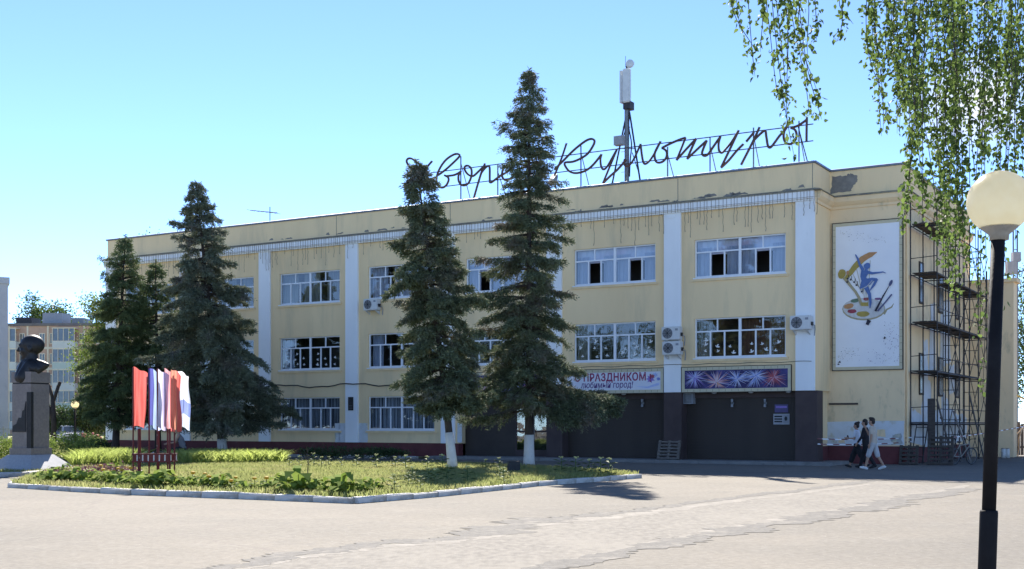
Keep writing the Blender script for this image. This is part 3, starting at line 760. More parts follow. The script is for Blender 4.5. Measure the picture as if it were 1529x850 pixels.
CREAM = mat('cream_board', (0.60, 0.54, 0.38), (0.54, 0.48, 0.33), scale=3, rough=0.8)
def burst(c, r, n, cols, x0, x1, z0, z1, t, seed, y):
    rnd = random.Random(seed); mbs = [MB() for _ in cols]
    for i in range(n):
        a = rnd.uniform(0, 2 * math.pi); L = r * rnd.uniform(0.2, 1.25)
        px, pz = c[0], c[1]; ex, ez = px + L * math.cos(a), pz + L * math.sin(a) - 0.08 * L
        f = 1.0
        for lo, hi, p, e in ((x0, x1, px, ex), (z0, z1, pz, ez)):
            if e > hi: f = min(f, (hi - p) / (e - p))
            if e < lo: f = min(f, (lo - p) / (e - p))
        ex, ez = px + (ex - px) * f, pz + (ez - pz) * f
        w = 0.016; nx, nz = -math.sin(a) * w, math.cos(a) * w; yy = y - rnd.uniform(0.0, 0.006)
        sx, sz = px + (ex - px) * 0.05, pz + (ez - pz) * 0.05
        mbs[rnd.randrange(len(cols))].add([(sx - nx, yy, sz - nz), (sx + nx, yy, sz + nz), (ex, yy - 0.0005, ez)], [(0, 1, 2)])
    for mb, m in zip(mbs, cols):
        o = mb.build('firework_rays', m, t); o['kind'] = 'stuff'
def flat(name, c, c2=None): return mat(name, c, c2 or tuple(x * 0.8 for x in c), scale=6, rough=0.6)
F_W = flat('print_white', (0.62, 0.60, 0.72)); F_P = flat('print_violet', (0.30, 0.20, 0.55)); F_O = flat('print_orange', (0.70, 0.36, 0.22)); F_PK = flat('print_pink', (0.62, 0.36, 0.45))
F_B = flat('print_blue', (0.20, 0.26, 0.60)); F_LB = flat('print_pale_blue', (0.42, 0.50, 0.78)); F_R = flat('print_red', (0.42, 0.10, 0.12))
NAVY = mat('print_night', (0.030, 0.022, 0.07), (0.06, 0.05, 0.16), scale=1.2, rough=0.6, c3=(0.10, 0.09, 0.32), s3=0.9, k3=(0.5, 0.7))
def fireworks(name, label, x0, x1, z0, z1):
    t = thing(name, label, 'banner', on_front(0, 0), ANG, 'banners over the entrance')
    MB().box(x0, x1, -0.045, -0.004, z0, z1).build('sheet', NAVY, t)
    banner_frame(t, x0, x1, z0, z1, CREAM)
    w = x1 - x0; zc = (z0 + z1) / 2
    for i, (fx, fz, r, cols) in enumerate(((0.10, 0.1, 0.75, [F_P, F_W, F_LB]), (0.32, -0.12, 0.95, [F_O, F_PK, F_W]), (0.52, 0.0, 0.7, [F_LB, F_B, F_W]), (0.70, 0.1, 0.75, [F_LB, F_W, F_B]), (0.87, 0.05, 0.8, [F_R, F_R, F_PK]))):
        burst((x0 + w * fx, zc + fz), r, 80, cols, x0 + 0.01, x1 - 0.01, z0 + 0.01, z1 - 0.01, t, i + int(abs(x0) * 10), -0.047 - i * 0.007)
zb0, zb1 = LF(1100, 580, 0)[1], LF(1100, 552, 0)[1]
fireworks('fireworks_banner', 'long banner printed with five coloured firework bursts beside the corner pillar', LF(1023, 570, 0)[0], LF(1177, 570, 0)[0], zb0, zb1)
fireworks('fireworks_banner', 'violet fireworks banner half hidden between the two whitewashed spruces', -SP * 3 + 0.35, -SP * 2 - PW - 0.3, zb0, zb1)
x0, x1 = -SP * 2 + 0.25, LF(987, 570, 0)[0]
t = thing('greeting_banner', 'white holiday greeting banner with dark red capital letters over the shutter', 'banner', on_front(0, 0), ANG, 'banners over the entrance')
MB().box(x0, x1, -0.045, -0.004, zb0, zb1).build('sheet', mat('banner_white', (0.72, 0.72, 0.76), (0.64, 0.65, 0.74), scale=1.0, rough=0.6), t)
banner_frame(t, x0, x1, zb0, zb1, CREAM)
def put_text(me, px0, px1, pyb, y, t, name):
    xa, za = LF(px0, pyb, 0); xb, _ = LF(px1, pyb, 0)
    xs = [v.co.x for v in me.vertices]; k = (xb - xa) / (max(xs) - min(xs))
    o = link(name, me, t, (xa - min(xs) * k, y, za)); o.rotation_euler = (R(90), 0, 0); o.scale = (k, k, 1); return o
def scale_y(o, px, pyt, pyb):
    me = o.data; ys = [v.co.y for v in me.vertices]; zt, zbm = LF(px, pyt, 0)[1], LF(px, pyb, 0)[1]
    o.scale = (o.scale[0], (zt - zbm) / max(ys), 1)
TXR = mat('text_red', (0.30, 0.03, 0.09), (0.26, 0.03, 0.10), scale=4, rough=0.6); TXB = mat('text_violet', (0.12, 0.06, 0.20), (0.14, 0.07, 0.22), scale=4, rough=0.6)
o = put_text(text_mesh('greeting_text', 'С ПРАЗДНИКОМ', 0.5, TXR, offset=0.013, spacing=1.08), 859, 965, 570, -0.048, t, 'greeting_text'); scale_y(o, 900, 558, 570)
o = put_text(text_mesh('second_line_text', 'любимый город!', 0.3, TXB, offset=0.003, shear=0.15), 868, 946, 580, -0.048, t, 'second_line_text'); scale_y(o, 900, 571, 581)
for i, (px, py, r, m) in enumerate(((972, 566, 0.16, F_P), (979, 560, 0.1, F_LB), (975, 562, 0.09, F_R), (984, 566, 0.08, F_B))):
    x, z = LF(px, py, 0)
    mb = MB(); rnd = random.Random(i); n = 14
    mb.prism([(x + r * (1.4 if k % 2 else 0.7) * math.cos(2 * math.pi * k / n) , z + r * (1.1 if k % 2 else 0.6) * math.sin(2 * math.pi * k / n)) for k in range(n)], lambda a, b, d: (a, -0.046 - 0.003 * i - d, b), 0, 0.002)
    mb.build('printed_flower', m, t)
x, z = LF(972, 565, 0); mb = MB().box(x - 0.03, x + 0.02, -0.064, -0.06, z - 0.05, z + 0.18); mb.box(x - 0.035, x + 0.025, -0.064, -0.06, z - 0.15, z - 0.09); mb.build('exclamation_mark', TXR, t)
SW = mat('print_swash', (0.42, 0.48, 0.74), (0.55, 0.6, 0.8), scale=3, rough=0.6)
xa, za = LF(950, 577, 0); xb, zb = LF(985, 573, 0)
MB().prism([(xa, za), ((xa + xb) / 2, za - 0.02), (xb, zb + 0.05), (xb, zb - 0.06), ((xa + xb) / 2, za - 0.09)], lambda a, b, d: (a, -0.047 - d, b), 0, 0.002).build('printed_swash', SW, t)

# posters and lamps on the dark shutters
for nm, lb, px0, px1, py0, py1, c in (('poster', 'violet poster on the dark shutter near the corner pillar', 1157, 1177, 604, 616, (0.12, 0.10, 0.22)), ('poster', 'white notice sheet with dark print below the violet poster', 1155, 1179, 618, 634, (0.40, 0.40, 0.42))):
    xa, za = LF(px0, py1, 0.48); xb, zb = LF(px1, py0, 0.48)
    t = thing(nm, lb, 'poster', on_front(xa, 0.478, za), ANG, 'posters on the shutter')
    MB().box(0, xb - xa, -0.016, -0.002, 0, zb - za).build('sheet', flat('poster_' + lb[:5], c), t)
    W_, H_ = xb - xa, zb - za
    if c[0] > 0.3:
        for i in range(3): MB().box(0.04, W_ * 0.55, -0.02, -0.0165, H_ * (0.2 + 0.24 * i), H_ * (0.34 + 0.24 * i)).build('print_block', BLACK, t)
        MB().box(W_ * 0.62, W_ * 0.95, -0.02, -0.0165, 0.04, H_ * 0.9).build('print_block', PLASTG, t)
        MB().ell((W_ * 0.78, -0.02, H_ * 0.55), (0.06, 0.003, 0.09)).build('print_figure', BLACK, t)
    else:
        MB().box(0.05, W_ - 0.05, -0.02, -0.0165, H_ * 0.55, H_ * 0.8).build('print_block', F_P, t)
for i, (px, lb) in enumerate(((960, 'small dark wall lamp on the shutter under the greeting banner'), (1094, 'small dark wall lamp at the middle of the wide shutter'), (1143, 'small dark wall lamp above the posters on the shutter'))):
    x, z = LF(px, 602, 0.46)
    t = thing('wall_lamp', lb, 'wall lamp', on_front(x, 0.48, z), ANG, 'wall lamps on the shutters')
    MB().box(-0.06, 0.06, -0.05, -0.002, -0.05, 0.05).build('back_plate', METAL, t)
    for s in (-1, 1): MB().lathe([(0.045, 0.05 * s), (0.055, 0.16 * s)], 10, (0, -0.10, 0)).build('cup', PLASTG, t)
x, z = LF(1028, 596, 0.2)
t = thing('speaker_box', 'small grey loudspeaker box under the soffit beside the second pillar', 'loudspeaker', on_front(x, 0.3, z), ANG)
MB().box(-0.2, 0.2, -0.16, 0.16, -0.2, 0.24).build('casing', PLASTG, t); MB().box(-0.16, 0.16, -0.175, -0.161, -0.16, 0.2).build('grille', METAL, t)
for i in range(5):
    x = LF((880, 1065, 1120, 1176, 930)[i], 586, 0)[0]
    t = thing('downlight', ['first', 'third', 'fourth', 'fifth', 'second'][i] + ' downlight from the left under the soffit over the shutters', 'downlight', on_front(x, 0.1, 2.86), ANG, 'downlights under the soffit')
    MB().lathe([(0.10, -0.002), (0.10, -0.05), (0.07, -0.07)], 14).build('ring', PLASTW, t); MB().lathe([(0.06, -0.072), (0.05, -0.078)], 12).build('lens', PLASTG, t)
# pallet leaning on the second pillar
def pallet(name, label, loc, rz, tilt, w, h, m, cat='pallet', nb=6):
    t = thing(name, label, cat, loc, rz); t.rotation_euler = Euler((tilt, 0, rz))
    for i in range(nb): MB().box(-w / 2, w / 2, -0.022, 0.0, h * i / nb + 0.02, h * i / nb + h / nb * 0.62).build('board', m, t)
    for i in range(3): MB().box(-w / 2 + (w - 0.1) * i / 2, -w / 2 + (w - 0.1) * i / 2 + 0.1, 0.001, 0.09, 0.01, h - 0.02).build('bearer', m, t)
    for i in range(nb // 2): MB().box(-w / 2, w / 2, 0.091, 0.112, h * i * 2 / nb + 0.02, h * i * 2 / nb + h / nb * 0.6).build('board', m, t)
    return t
x, _ = LF(994, 690, -0.8)
pallet('pallet', 'grey wooden pallet leaning on a dark pillar of the entrance', on_front(x, -0.62, 0.13), ANG, R(-16), 0.95, 0.82, WOOD)

# ------------------------------------------------------------------ art panel
t = thing('art_panel', 'tall white panel painted with a blue dancer, harp and palette', 'wall panel', on_front(0, 0), ANG)
S = 2.06
def AP(zx, zy): return LF(1240 + zx / 3.542, 320 + zy / 3.542, S)      # photo position on the panel wall
def AQ(zx, zy): return LF(1240 + zx / 5.664, 330 + zy / 5.664, S)
x0 = AP(30, 400)[0]; x1 = AP(366, 400)[0]; z1 = AP(200, 55)[1]; z0 = AP(200, 806)[1]
PANW = mat('panel_white', (0.84, 0.84, 0.85), (0.80, 0.80, 0.82), scale=1.2, rough=0.6)
MB().box(x0, x1, S - 0.05, S - 0.004, z0, z1).build('sheet', PANW, t)
b = 0.12
for a in ((x0 - b, x1 + b, z1, z1 + b), (x0 - b, x1 + b, z0 - b, z0), (x0 - b, x0, z0, z1), (x1, x1 + b, z0, z1)):
    MB().box(a[0], a[1], S - 0.065, S - 0.004, a[2], a[3]).build('frame_strip', CREAM, t)
for a in ((x0 - b - .03, x1 + b + .03, z1 + b, z1 + b + .03), (x0 - b - .03, x1 + b + .03, z0 - b - .03, z0 - b), (x0 - b - .03, x0 - b, z0 - b, z1 + b), (x1 + b, x1 + b + .03, z0 - b, z1 + b)):
    MB().box(a[0], a[1], S - 0.08, S - 0.004, a[2], a[3]).build('frame_edge', WOODD, t)
for i in range(22):
    zz = z0 + (z1 - z0) * (i + .5) / 22
    for xx in (x0 - b / 2, x1 + b / 2): MB().box(xx - b * .4, xx + b * .4, S - 0.072, S - 0.064, zz - 0.007, zz + 0.007).build('lacing', LACE, t)
lay = [0]
def paint(name, pts, m, conv=AQ):
    lay[0] += 1; y = S - 0.05 - 0.0012 * lay[0]
    me = MB().prism([conv(*p) for p in pts], lambda a, b, d: (a, y - d, b), 0, 0.001).mesh(name, m)
    bm = bmesh.new(); bm.from_mesh(me); bmesh.ops.triangulate(bm, faces=[f for f in bm.faces if len(f.verts) > 4]); bm.to_mesh(me); bm.free()
    return link(name, me, t)
def blob(cx, cy, rx, ry, n=20, rot=0.0, wob=0.0, seed=0):
    rnd = random.Random(seed)
    return [(cx + rx * math.cos(a) * math.cos(rot) - ry * math.sin(a) * math.sin(rot) + rnd.uniform(-wob, wob), cy + rx * math.cos(a) * math.sin(rot) + ry * math.sin(a) * math.cos(rot) + rnd.uniform(-wob, wob)) for a in [2 * math.pi * k / n for k in range(n)]]
def brush(pts, ws):
    pts = [Vector(p) for p in pts]; L_, R_ = [], []
    for i, p in enumerate(pts):
        d = (pts[min(i + 1, len(pts) - 1)] - pts[max(i - 1, 0)]).normalized(); nn = Vector((-d.y, d.x)) * ws[i]
        L_.append(p + nn); R_.append(p - nn)
    return [tuple(p) for p in L_ + R_[::-1]]
C_BL = flat('art_blue', (0.10, 0.18, 0.42)); C_GO = flat('art_gold', (0.42, 0.32, 0.08)); C_OR = flat('art_orange', (0.52, 0.27, 0.12)); C_GR = flat('art_green', (0.14, 0.22, 0.15))
C_RE = flat('art_red', (0.33, 0.06, 0.09)); C_PU = flat('art_purple', (0.22, 0.10, 0.24)); C_BK = flat('art_black', (0.03, 0.03, 0.05)); C_TA = flat('art_tan', (0.42, 0.36, 0.22)); C_PA = flat('art_pale', (0.62, 0.62, 0.62)); C_NV = flat('art_navy', (0.10, 0.11, 0.22))
paint('palette_edge', blob(285, 748, 183, 95), C_TA)
paint('palette', blob(285, 742, 176, 87), C_PA)
paint('palette_curl', brush([(455, 790), (480, 750), (520, 730), (538, 700)], [9, 7, 6, 2]), C_TA)
paint('paint_blob', blob(212, 675, 38, 17, rot=-0.15, wob=2), C_GR); paint('paint_blob', blob(158, 722, 42, 22, rot=-0.2, wob=2), C_OR); paint('paint_blob', blob(185, 765, 38, 18, wob=2), C_RE)
paint('paint_blob', blob(278, 788, 55, 24, wob=2), C_GO); paint('paint_blob', blob(305, 662, 24, 14, wob=2), C_RE); paint('paint_blob', blob(405, 660, 28, 10, wob=1), C_PU)
for i in range(6):
    a = i / 5; paint('harp_string', brush([(150 + 190 * a, 465 - 130 * a), (245 + 75 * a, 560 + 150 * a)], [2, 2]), C_TA)
paint('harp_column', brush([(120, 480), (170, 545), (215, 600), (245, 650), (268, 715)], [16, 12, 11, 12, 14]), C_TA)
paint('harp_foot', [(262, 690), (322, 690), (325, 722), (265, 722)], C_GO)
paint('harp_neck', brush([(130, 490), (165, 450), (215, 385), (275, 325), (340, 285), (397, 266)], [10, 20, 24, 26, 20, 2]), C_GO)
paint('harp_neck_tip', brush([(250, 345), (300, 308), (350, 285), (398, 266)], [20, 24, 20, 2]), C_OR)
paint('harp_head', blob(100, 450, 32, 42, rot=0.3, wob=2), C_GO); paint('harp_scroll', blob(150, 440, 12, 18, wob=2), C_OR)
for i, (nx, ny) in enumerate(((150, 490), (175, 500), (205, 520), (225, 545), (145, 520), (270, 600))):
    paint('music_note', blob(nx, ny, 9, 7, 8), C_BK); paint('music_note_stem', brush([(nx + 7, ny), (nx + 9, ny - 34)], [2.2, 2.2]), C_BK)
paint('dancer_head', blob(318, 382, 24, 27, wob=1), C_BL); paint('dancer_hair', blob(302, 385, 16, 20), C_BL)
paint('dancer_arm', brush([(216, 286), (235, 320), (252, 370), (282, 420)], [5, 8, 10, 16]), C_BL)
paint('dancer_neck', brush([(312, 400), (305, 430)], [10, 14]), C_BL)
paint('dancer_arm', brush([(315, 435), (360, 445), (410, 440), (450, 434), (474, 444)], [14, 10, 7, 5, 2]), C_BL)
paint('dancer_body', [(266, 415), (320, 425), (325, 450), (306, 480), (318, 492), (380, 488), (345, 540), (255, 580), (252, 570), (268, 510), (258, 470)], C_BL)
paint('dancer_leg', brush([(318, 510), (360, 498), (402, 495)], [20, 16, 8]), C_BL); paint('dancer_leg', brush([(400, 492), (375, 540), (340, 590)], [10, 11, 4]), C_BL)
paint('dancer_leg', brush([(305, 560), (335, 620), (345, 690), (340, 740)], [20, 14, 10, 4]), C_BL)
paint('dancer_skirt_hem', brush([(258, 580), (310, 560), (360, 505)], [2, 3, 2]), C_PA)
paint('brush_handle', brush([(385, 765), (450, 640), (500, 555)], [9, 6, 3]), C_BK); paint('brush_tip', blob(515, 528, 12, 30, rot=0.45), C_NV)
paint('brush_handle', brush([(405, 765), (470, 690), (525, 622)], [7, 6, 6]), C_NV)
paint('brush_handle', brush([(315, 880), (335, 840)], [12, 18]), C_BK)
rn = random.Random(2)
def specks(n, fx, sz, cols):
    for m in cols:
        mb = MB()
        lay[0] += 1; y = S - 0.05 - 0.0012 * lay[0]
        for i in range(n):
            cx, cy = fx(rn); s = rn.uniform(*sz); a = rn.uniform(0, 3)
            pts = [AP(cx + s * math.cos(a + k * 2.1) * (1.6 if k == 0 else 0.7), cy + s * math.sin(a + k * 2.1)) for k in range(3)]
            mb.add([(p[0], y, p[1]) for p in pts], [(0, 1, 2)])
        o = mb.build('printed_specks', m, t); o['kind'] = 'stuff'
specks(30, lambda r: (lambda u: (50 + 250 * u, 100 + 45 * u + r.gauss(0, 14)))(r.random()), (1.0, 2.6), [C_NV, C_TA])
specks(30, lambda r: (r.uniform(285, 368), r.uniform(570, 790)), (1.2, 3), [C_NV, C_PU, C_TA])
specks(28, lambda r: (r.uniform(45, 160), r.uniform(705, 780)), (1.2, 2.6), [C_NV, C_TA])
specks(16, lambda r: (r.uniform(190, 290), r.uniform(715, 790)), (1.2, 2.6), [C_NV, C_PU])
specks(2, lambda r: (r.uniform(285, 300), r.uniform(645, 660)), (6, 8), [C_BK]); specks(2, lambda r: (r.uniform(36, 56), r.uniform(780, 795)), (6, 8), [C_BK])

# ------------------------------------------------------------------ roof sign, one letter at a time
SG = 0.7
def Z1(a, b): return (590 + a / 8.494, 210 + b / 8.494)
def Z2(a, b): return (810 + a / 8.494, 190 + b / 8.494)
def Z3(a, b): return (930 + a / 8.494, 180 + b / 8.494)
def Z4(a, b): return (1060 + a / 8.494, 160 + b / 8.494)
letters = [
 [(Z1, [(205, 360), (165, 310), (145, 260), (170, 228), (220, 235), (300, 295), (360, 365), (405, 450), (415, 530), (390, 600), (340, 630), (300, 590), (300, 535), (330, 507), (385, 503), (450, 490), (520, 467)]), (Z1, [(468, 262), (410, 330), (355, 405), (320, 450)])],
 [(Z1, [(545, 440), (640, 370), (750, 270), (815, 200), (800, 172), (740, 180), (650, 240), (580, 330), (535, 430), (525, 510), (550, 580), (600, 598), (650, 565), (678, 505), (668, 465), (625, 440)]), (Z1, [(640, 452), (740, 440), (800, 415), (835, 390)])],
 [(Z1, [(835, 390), (805, 440), (805, 510), (835, 560), (880, 570), (930, 540), (965, 460), (970, 380), (945, 330), (905, 320), (878, 345), (895, 395), (940, 440), (990, 450), (1050, 400), (1110, 340)])],
 [(Z1, [(1140, 290), (1080, 450), (995, 740)]), (Z1, [(1085, 420), (1150, 340), (1190, 325), (1200, 370), (1200, 490), (1210, 535), (1290, 480), (1345, 440)])],
 [(Z1, [(1345, 440), (1420, 400), (1465, 355), (1430, 310), (1375, 350), (1355, 440), (1385, 495), (1450, 490), (1520, 430), (1570, 360)])],
 [(Z1, [(1570, 340), (1555, 430), (1580, 480), (1640, 440), (1700, 330), (1680, 430), (1700, 470), (1740, 450), (1735, 530), (1700, 570)])],
 [(Z2, [(305, 205), (240, 400), (150, 620)]), (Z2, [(150, 540), (270, 420), (400, 290), (540, 180), (620, 150), (660, 175), (640, 240), (570, 340), (470, 405), (380, 440), (280, 455), (320, 540), (380, 578), (460, 580), (560, 545), (650, 470), (750, 345)])],
 [(Z2, [(750, 345), (735, 410), (745, 500), (775, 535), (820, 500), (900, 360), (945, 280)]), (Z2, [(945, 280), (850, 510), (765, 715)]), (Z2, [(765, 715), (850, 630), (960, 530), (1060, 415)])],
 [(Z3, [(25, 490), (15, 540), (40, 580), (90, 560), (150, 470), (225, 300)]), (Z3, [(225, 300), (240, 430), (260, 530), (290, 550), (340, 510), (400, 420), (480, 265)])],
 [(Z3, [(480, 265), (410, 400), (405, 470), (430, 530), (490, 530), (540, 490), (560, 430), (545, 380), (495, 350)]), (Z3, [(495, 350), (600, 295), (730, 240), (795, 220)])],
 [(Z3, [(795, 220), (740, 360), (680, 505)]), (Z3, [(680, 505), (800, 370), (930, 230)]), (Z3, [(930, 230), (870, 360), (815, 490)]), (Z3, [(815, 490), (940, 370), (1065, 255)]), (Z3, [(1065, 255), (1020, 360), (1005, 420), (1030, 450), (1080, 430), (1150, 330), (1240, 200)])],
 [(Z3, [(1240, 200), (1215, 290), (1220, 380), (1255, 410), (1300, 370), (1380, 270), (1470, 125)]), (Z3, [(1470, 125), (1360, 360), (1245, 600)]), (Z3, [(1245, 600), (1340, 510), (1440, 390), (1529, 300)])],
 [(Z4, [(560, 320), (460, 440)]), (Z4, [(630, 255), (545, 440), (395, 735)]), (Z4, [(550, 430), (640, 340), (700, 300), (715, 370), (735, 490), (760, 515), (800, 480), (880, 370), (960, 280), (1015, 180)])],
 [(Z4, [(1015, 180), (950, 290), (935, 380), (960, 450), (1020, 470), (1075, 430), (1100, 360), (1080, 290), (1025, 265)]), (Z4, [(1025, 265), (1120, 235), (1230, 160)]), (Z4, [(1230, 130), (1226, 300), (1225, 430)])],
]
sign = thing('rooftop_sign', 'rusty tube handwriting letters on wires along the roof edge', 'sign', loc2w(0, 0), ANG)
for L in letters:
    mb = MB()
    for zf, pts in L:
        q = [LF(*zf(*p), SG) for p in pts]
        path = smooth_path([(a, SG, b) for a, b in q], 4) if len(q) > 2 else [Vector((a, SG, b)) for a, b in q]
        rr = 0.05
        mb.tube(path, rr, 6)
        mb.tube([p + Vector((0, 0.07, 0.02)) for p in path], 0.014, 4)
    mb.build('letter', RUST, sign)
for (a, b) in (((638, 258.5), (1150, 193)), ((642, 281), (1205, 211))):
    xa, za = LF(*a, SG); xb, zb = LF(*b, SG); zm = (za + zb) / 2
    MB().beam((-18.4, SG + 0.05, za), (-0.3, SG + 0.05, zb), 0.035).build('rail', WIRE, sign)
for px, pt in ((686.5, 233), (741.7, 246), (866, 217), (995.6, 219), (1059, 205), (1124, 190), (1192, 180), (800, 240)):
    x, zt = LF(px, pt, SG); MB().beam((x, SG + 0.09, 11.1), (x, SG + 0.09, zt), 0.045).build('post', METAL, sign)
    MB().beam((x, SG + 0.09, zt - 0.3), (x, SG + 1.4, 11.1), 0.03).build('brace', METAL, sign)
for a, b in (((637, 281), (655, 308)), ((1192, 190), (1213, 240))):
    xa, za = LF(*a, SG); xb, zb = LF(*b, SG); MB().beam((xa, SG, za), (xb, SG, 11.1), 0.035).build('stay', WIRE, sign)

# ------------------------------------------------------------------ roof mast with antennas
SM = 2.4
def MP(px, py, ds=0.0):
    x, z = LF(px, py, SM + ds); return (x, SM + ds, z)
m0 = MP(936, 262); bx = m0[0]
mast = thing('antenna_mast', 'grey steel antenna mast with long white panel antennas on the roof', 'antenna', loc2w(0, 0), ANG)
zt = MP(936, 150)[2]; zTop = MP(936, 85)[2]
MB().tube([(bx, SM, 11.1), (bx, SM, zt)], 0.11, 8).build('mast_tube', METAL, mast)
MB().tube([(bx, SM, zt), (bx, SM, zTop - 0.4)], 0.05, 8).build('top_tube', STEEL, mast)
MB().tube([MP(934, 100), MP(934, 84)], 0.012, 4).build('lightning_rod', METAL, mast)
for a, b, ds in (((936, 168), (907, 272), -0.5), ((940, 168), (961, 268), -0.5), ((938, 168), (936, 262), 1.6)):
    p = MP(*a); q = MP(*b, ds); MB().tube([p, (q[0], q[1], 11.1)], 0.042, 6).build('leg', STEEL, mast)
for a, b in (((930, 190), (941, 190)), ((922, 222), (948, 222)), ((928, 215), (936, 185)), ((944, 228), (955, 262))):
    MB().beam(MP(*a), MP(*b), 0.03).build('strut', STEEL, mast)
x0_, _, zA = MP(934, 156); x1_, _, zB = MP(945, 104)
pa = MB().box(x0_, x1_, SM - 0.35, SM - 0.16, zA, zB).mesh('panel_antenna', PLASTW)
bm = bmesh.new(); bm.from_mesh(pa); bmesh.ops.bevel(bm, geom=bm.edges[:], offset=0.04, segments=2, affect='EDGES'); bm.to_mesh(pa); bm.free(); link('panel_antenna', pa, mast)
x0_, _, zA = MP(928, 155); x1_, _, zB = MP(931, 107)
MB().box(x0_, x1_, SM - 0.2, SM + 0.1, zA, zB).build('panel_antenna', PLASTW, mast)
x0_, _, zA = MP(923, 220); x1_, _, zB = MP(936, 205); MB().box(x0_, x1_, SM - 0.45, SM - 0.14, zA, zB).build('equipment_box', PLASTG, mast)
x0_, _, zA = MP(934, 165); x1_, _, zB = MP(944, 152); MB().box(x0_, x1_, SM - 0.25, SM + 0.2, zA, zB).build('clamp', STEEL, mast)
c = MP(945, 101); d = MB().lathe([(0.16, 0), (0.19, 0.1), (0.17, 0.16), (0.02, 0.2)], 16).build('dish', PLASTW, mast); d.location = (c[0], SM - 0.3, c[2] + 0.05); d.rotation_euler = (R(80), 0, R(25))
for k in range(7):
    z = 11.3 + 0.45 * k; MB().tube([(bx - 0.25, SM - 0.05, z), (bx + 0.02, SM - 0.05, z)], 0.012, 4).build('step', METAL, mast)
MB().tube(smooth_path([MP(940, 165), MP(939, 190), MP(943, 215), MP(941, 240), MP(940, 264)], 4), 0.03, 5).build('cable', BLACK, mast)
# vent housing, dish, tv aerial
x0_, z_ = LF(942, 266, 3.2); x1_, _ = LF(975, 262, 3.2)
t = thing('roof_hatch', 'low grey metal hatch with sloped lid behind the roof edge', 'roof hatch', loc2w(x0_, 3.2), ANG)
MB().box(0, x1_ - x0_ + 0.3, 0, 1.0, 11.1, 12.15).build('kerb', PLASTG, t); MB().add([(-.1, -.1, 12.16), (x1_ - x0_ + .5, -.1, 12.16), (x1_ - x0_ + .5, 1.1, 12.2), (-.1, 1.1, 12.2), (0.3, .5, 12.45), (x1_ - x0_ - .2, .5, 12.42)], [(0, 1, 5, 4), (1, 2, 5), (2, 3, 4, 5), (3, 0, 4), (3, 2, 1, 0)]).build('lid', METAL, t)
x, z = LF(828, 270, 1.0)
t = thing('satellite_dish', 'small pale satellite dish on the roof edge beside the taller spruce', 'satellite dish', loc2w(x, 1.0, 11.1), ANG)
MB().tube([(0, 0.1, 0), (0, 0.1, z - 11.1 + 0.1)], 0.03).build('post', METAL, t)
d = MB().lathe([(0.30, 0.10), (0.24, 0.05), (0.12, 0.015), (0.01, 0.0), (0.01, -0.02), (0.3, 0.085)], 18).build('reflector', PLASTG, t, smooth=True); d.location = (0, 0, z - 11.1); d.rotation_euler = (R(70), 0, R(-20))
MB().tube([(0, 0, z - 11.4), (0.02, -0.35, z - 11.1)], 0.014, 4).build('feed_arm', METAL, t)
xa, za = LF(403, 331, 1.2)
t = thing('tv_aerial', 'thin metal television aerial on the roof above the left windows', 'antenna', loc2w(xa, 1.2, 11.1), ANG)
zt = LF(403, 309, 1.2)[1] - 11.1; zr = LF(403, 317, 1.2)[1] - 11.1
MB().tube([(0, 0, 0), (0, 0, zt)], 0.025, 5).build('mast', METAL, t)
MB().tube([(-1.35, 0, zr + 0.22), (0.5, 0, zr - 0.08)], 0.022, 5).build('boom', METAL, t)
for i in range(7):
    f = i / 6; xx = -1.3 + 1.75 * f; zz = zr + 0.21 - 0.3 * f; MB().tube([(xx, -0.3, zz), (xx, 0.3, zz)], 0.012, 4).build('element', METAL, t)
x, _ = LF(488, 322, 2.0)
t = thing('roof_vent', 'small box vent standing on the roof above the left pilasters', 'vent', loc2w(x, 2.0, 11.1), ANG)
MB().box(-0.12, 0.12, -0.12, 0.12, 0, 0.85).build('shaft', METAL, t); MB().box(-0.18, 0.18, -0.18, 0.18, 0.9, 0.95).build('cap', METAL, t)
LIMEW = mat('stump_whitewash', (0.66, 0.64, 0.60), (0.52, 0.49, 0.44), scale=4, rough=0.9, bump=0.3)
# ================================================================== SCAFFOLD AND THE RIGHT SIDE
sca = thing('scaffold', 'dark steel tube scaffold with plank decks against the peeling side wall', 'scaffold', loc2w(XS, 0), ANG)
SY = [2.45, 4.6, 6.75, 8.9, 11.05, 13.2]; IX, OX = 0.16, 1.16
LV = [1.6, 3.6, 5.5, 7.4, 9.3]
rsf = random.Random(4)
for i, y in enumerate(SY):
    for x in (IX, OX):
        MB().tube([(x, y, 0.02), (x + rsf.uniform(-.03, .03), y, 10.2 if i < 5 else 8.6)], 0.026, 6).build('standard', STEEL, sca)
        MB().box(x - 0.07, x + 0.07, y - 0.07, y + 0.07, 0.0, 0.02).build('base_plate', STEEL, sca)
    for z in LV: MB().tube([(IX, y, z - 0.06), (OX, y, z - 0.06)], 0.022, 5).build('transom', STEEL, sca)
    for k in range(14 if i in (2, 4) else 0):
        MB().tube([(IX + 0.35, y, 0.5 + k * 0.62), (OX, y, 0.5 + k * 0.62)], 0.014, 4).build('ladder_rung', STEEL, sca)
    if i in (2, 4): MB().tube([(IX + 0.35, y, 0.02), (IX + 0.35, y, 9.2)], 0.022, 5).build('ladder_post', STEEL, sca)
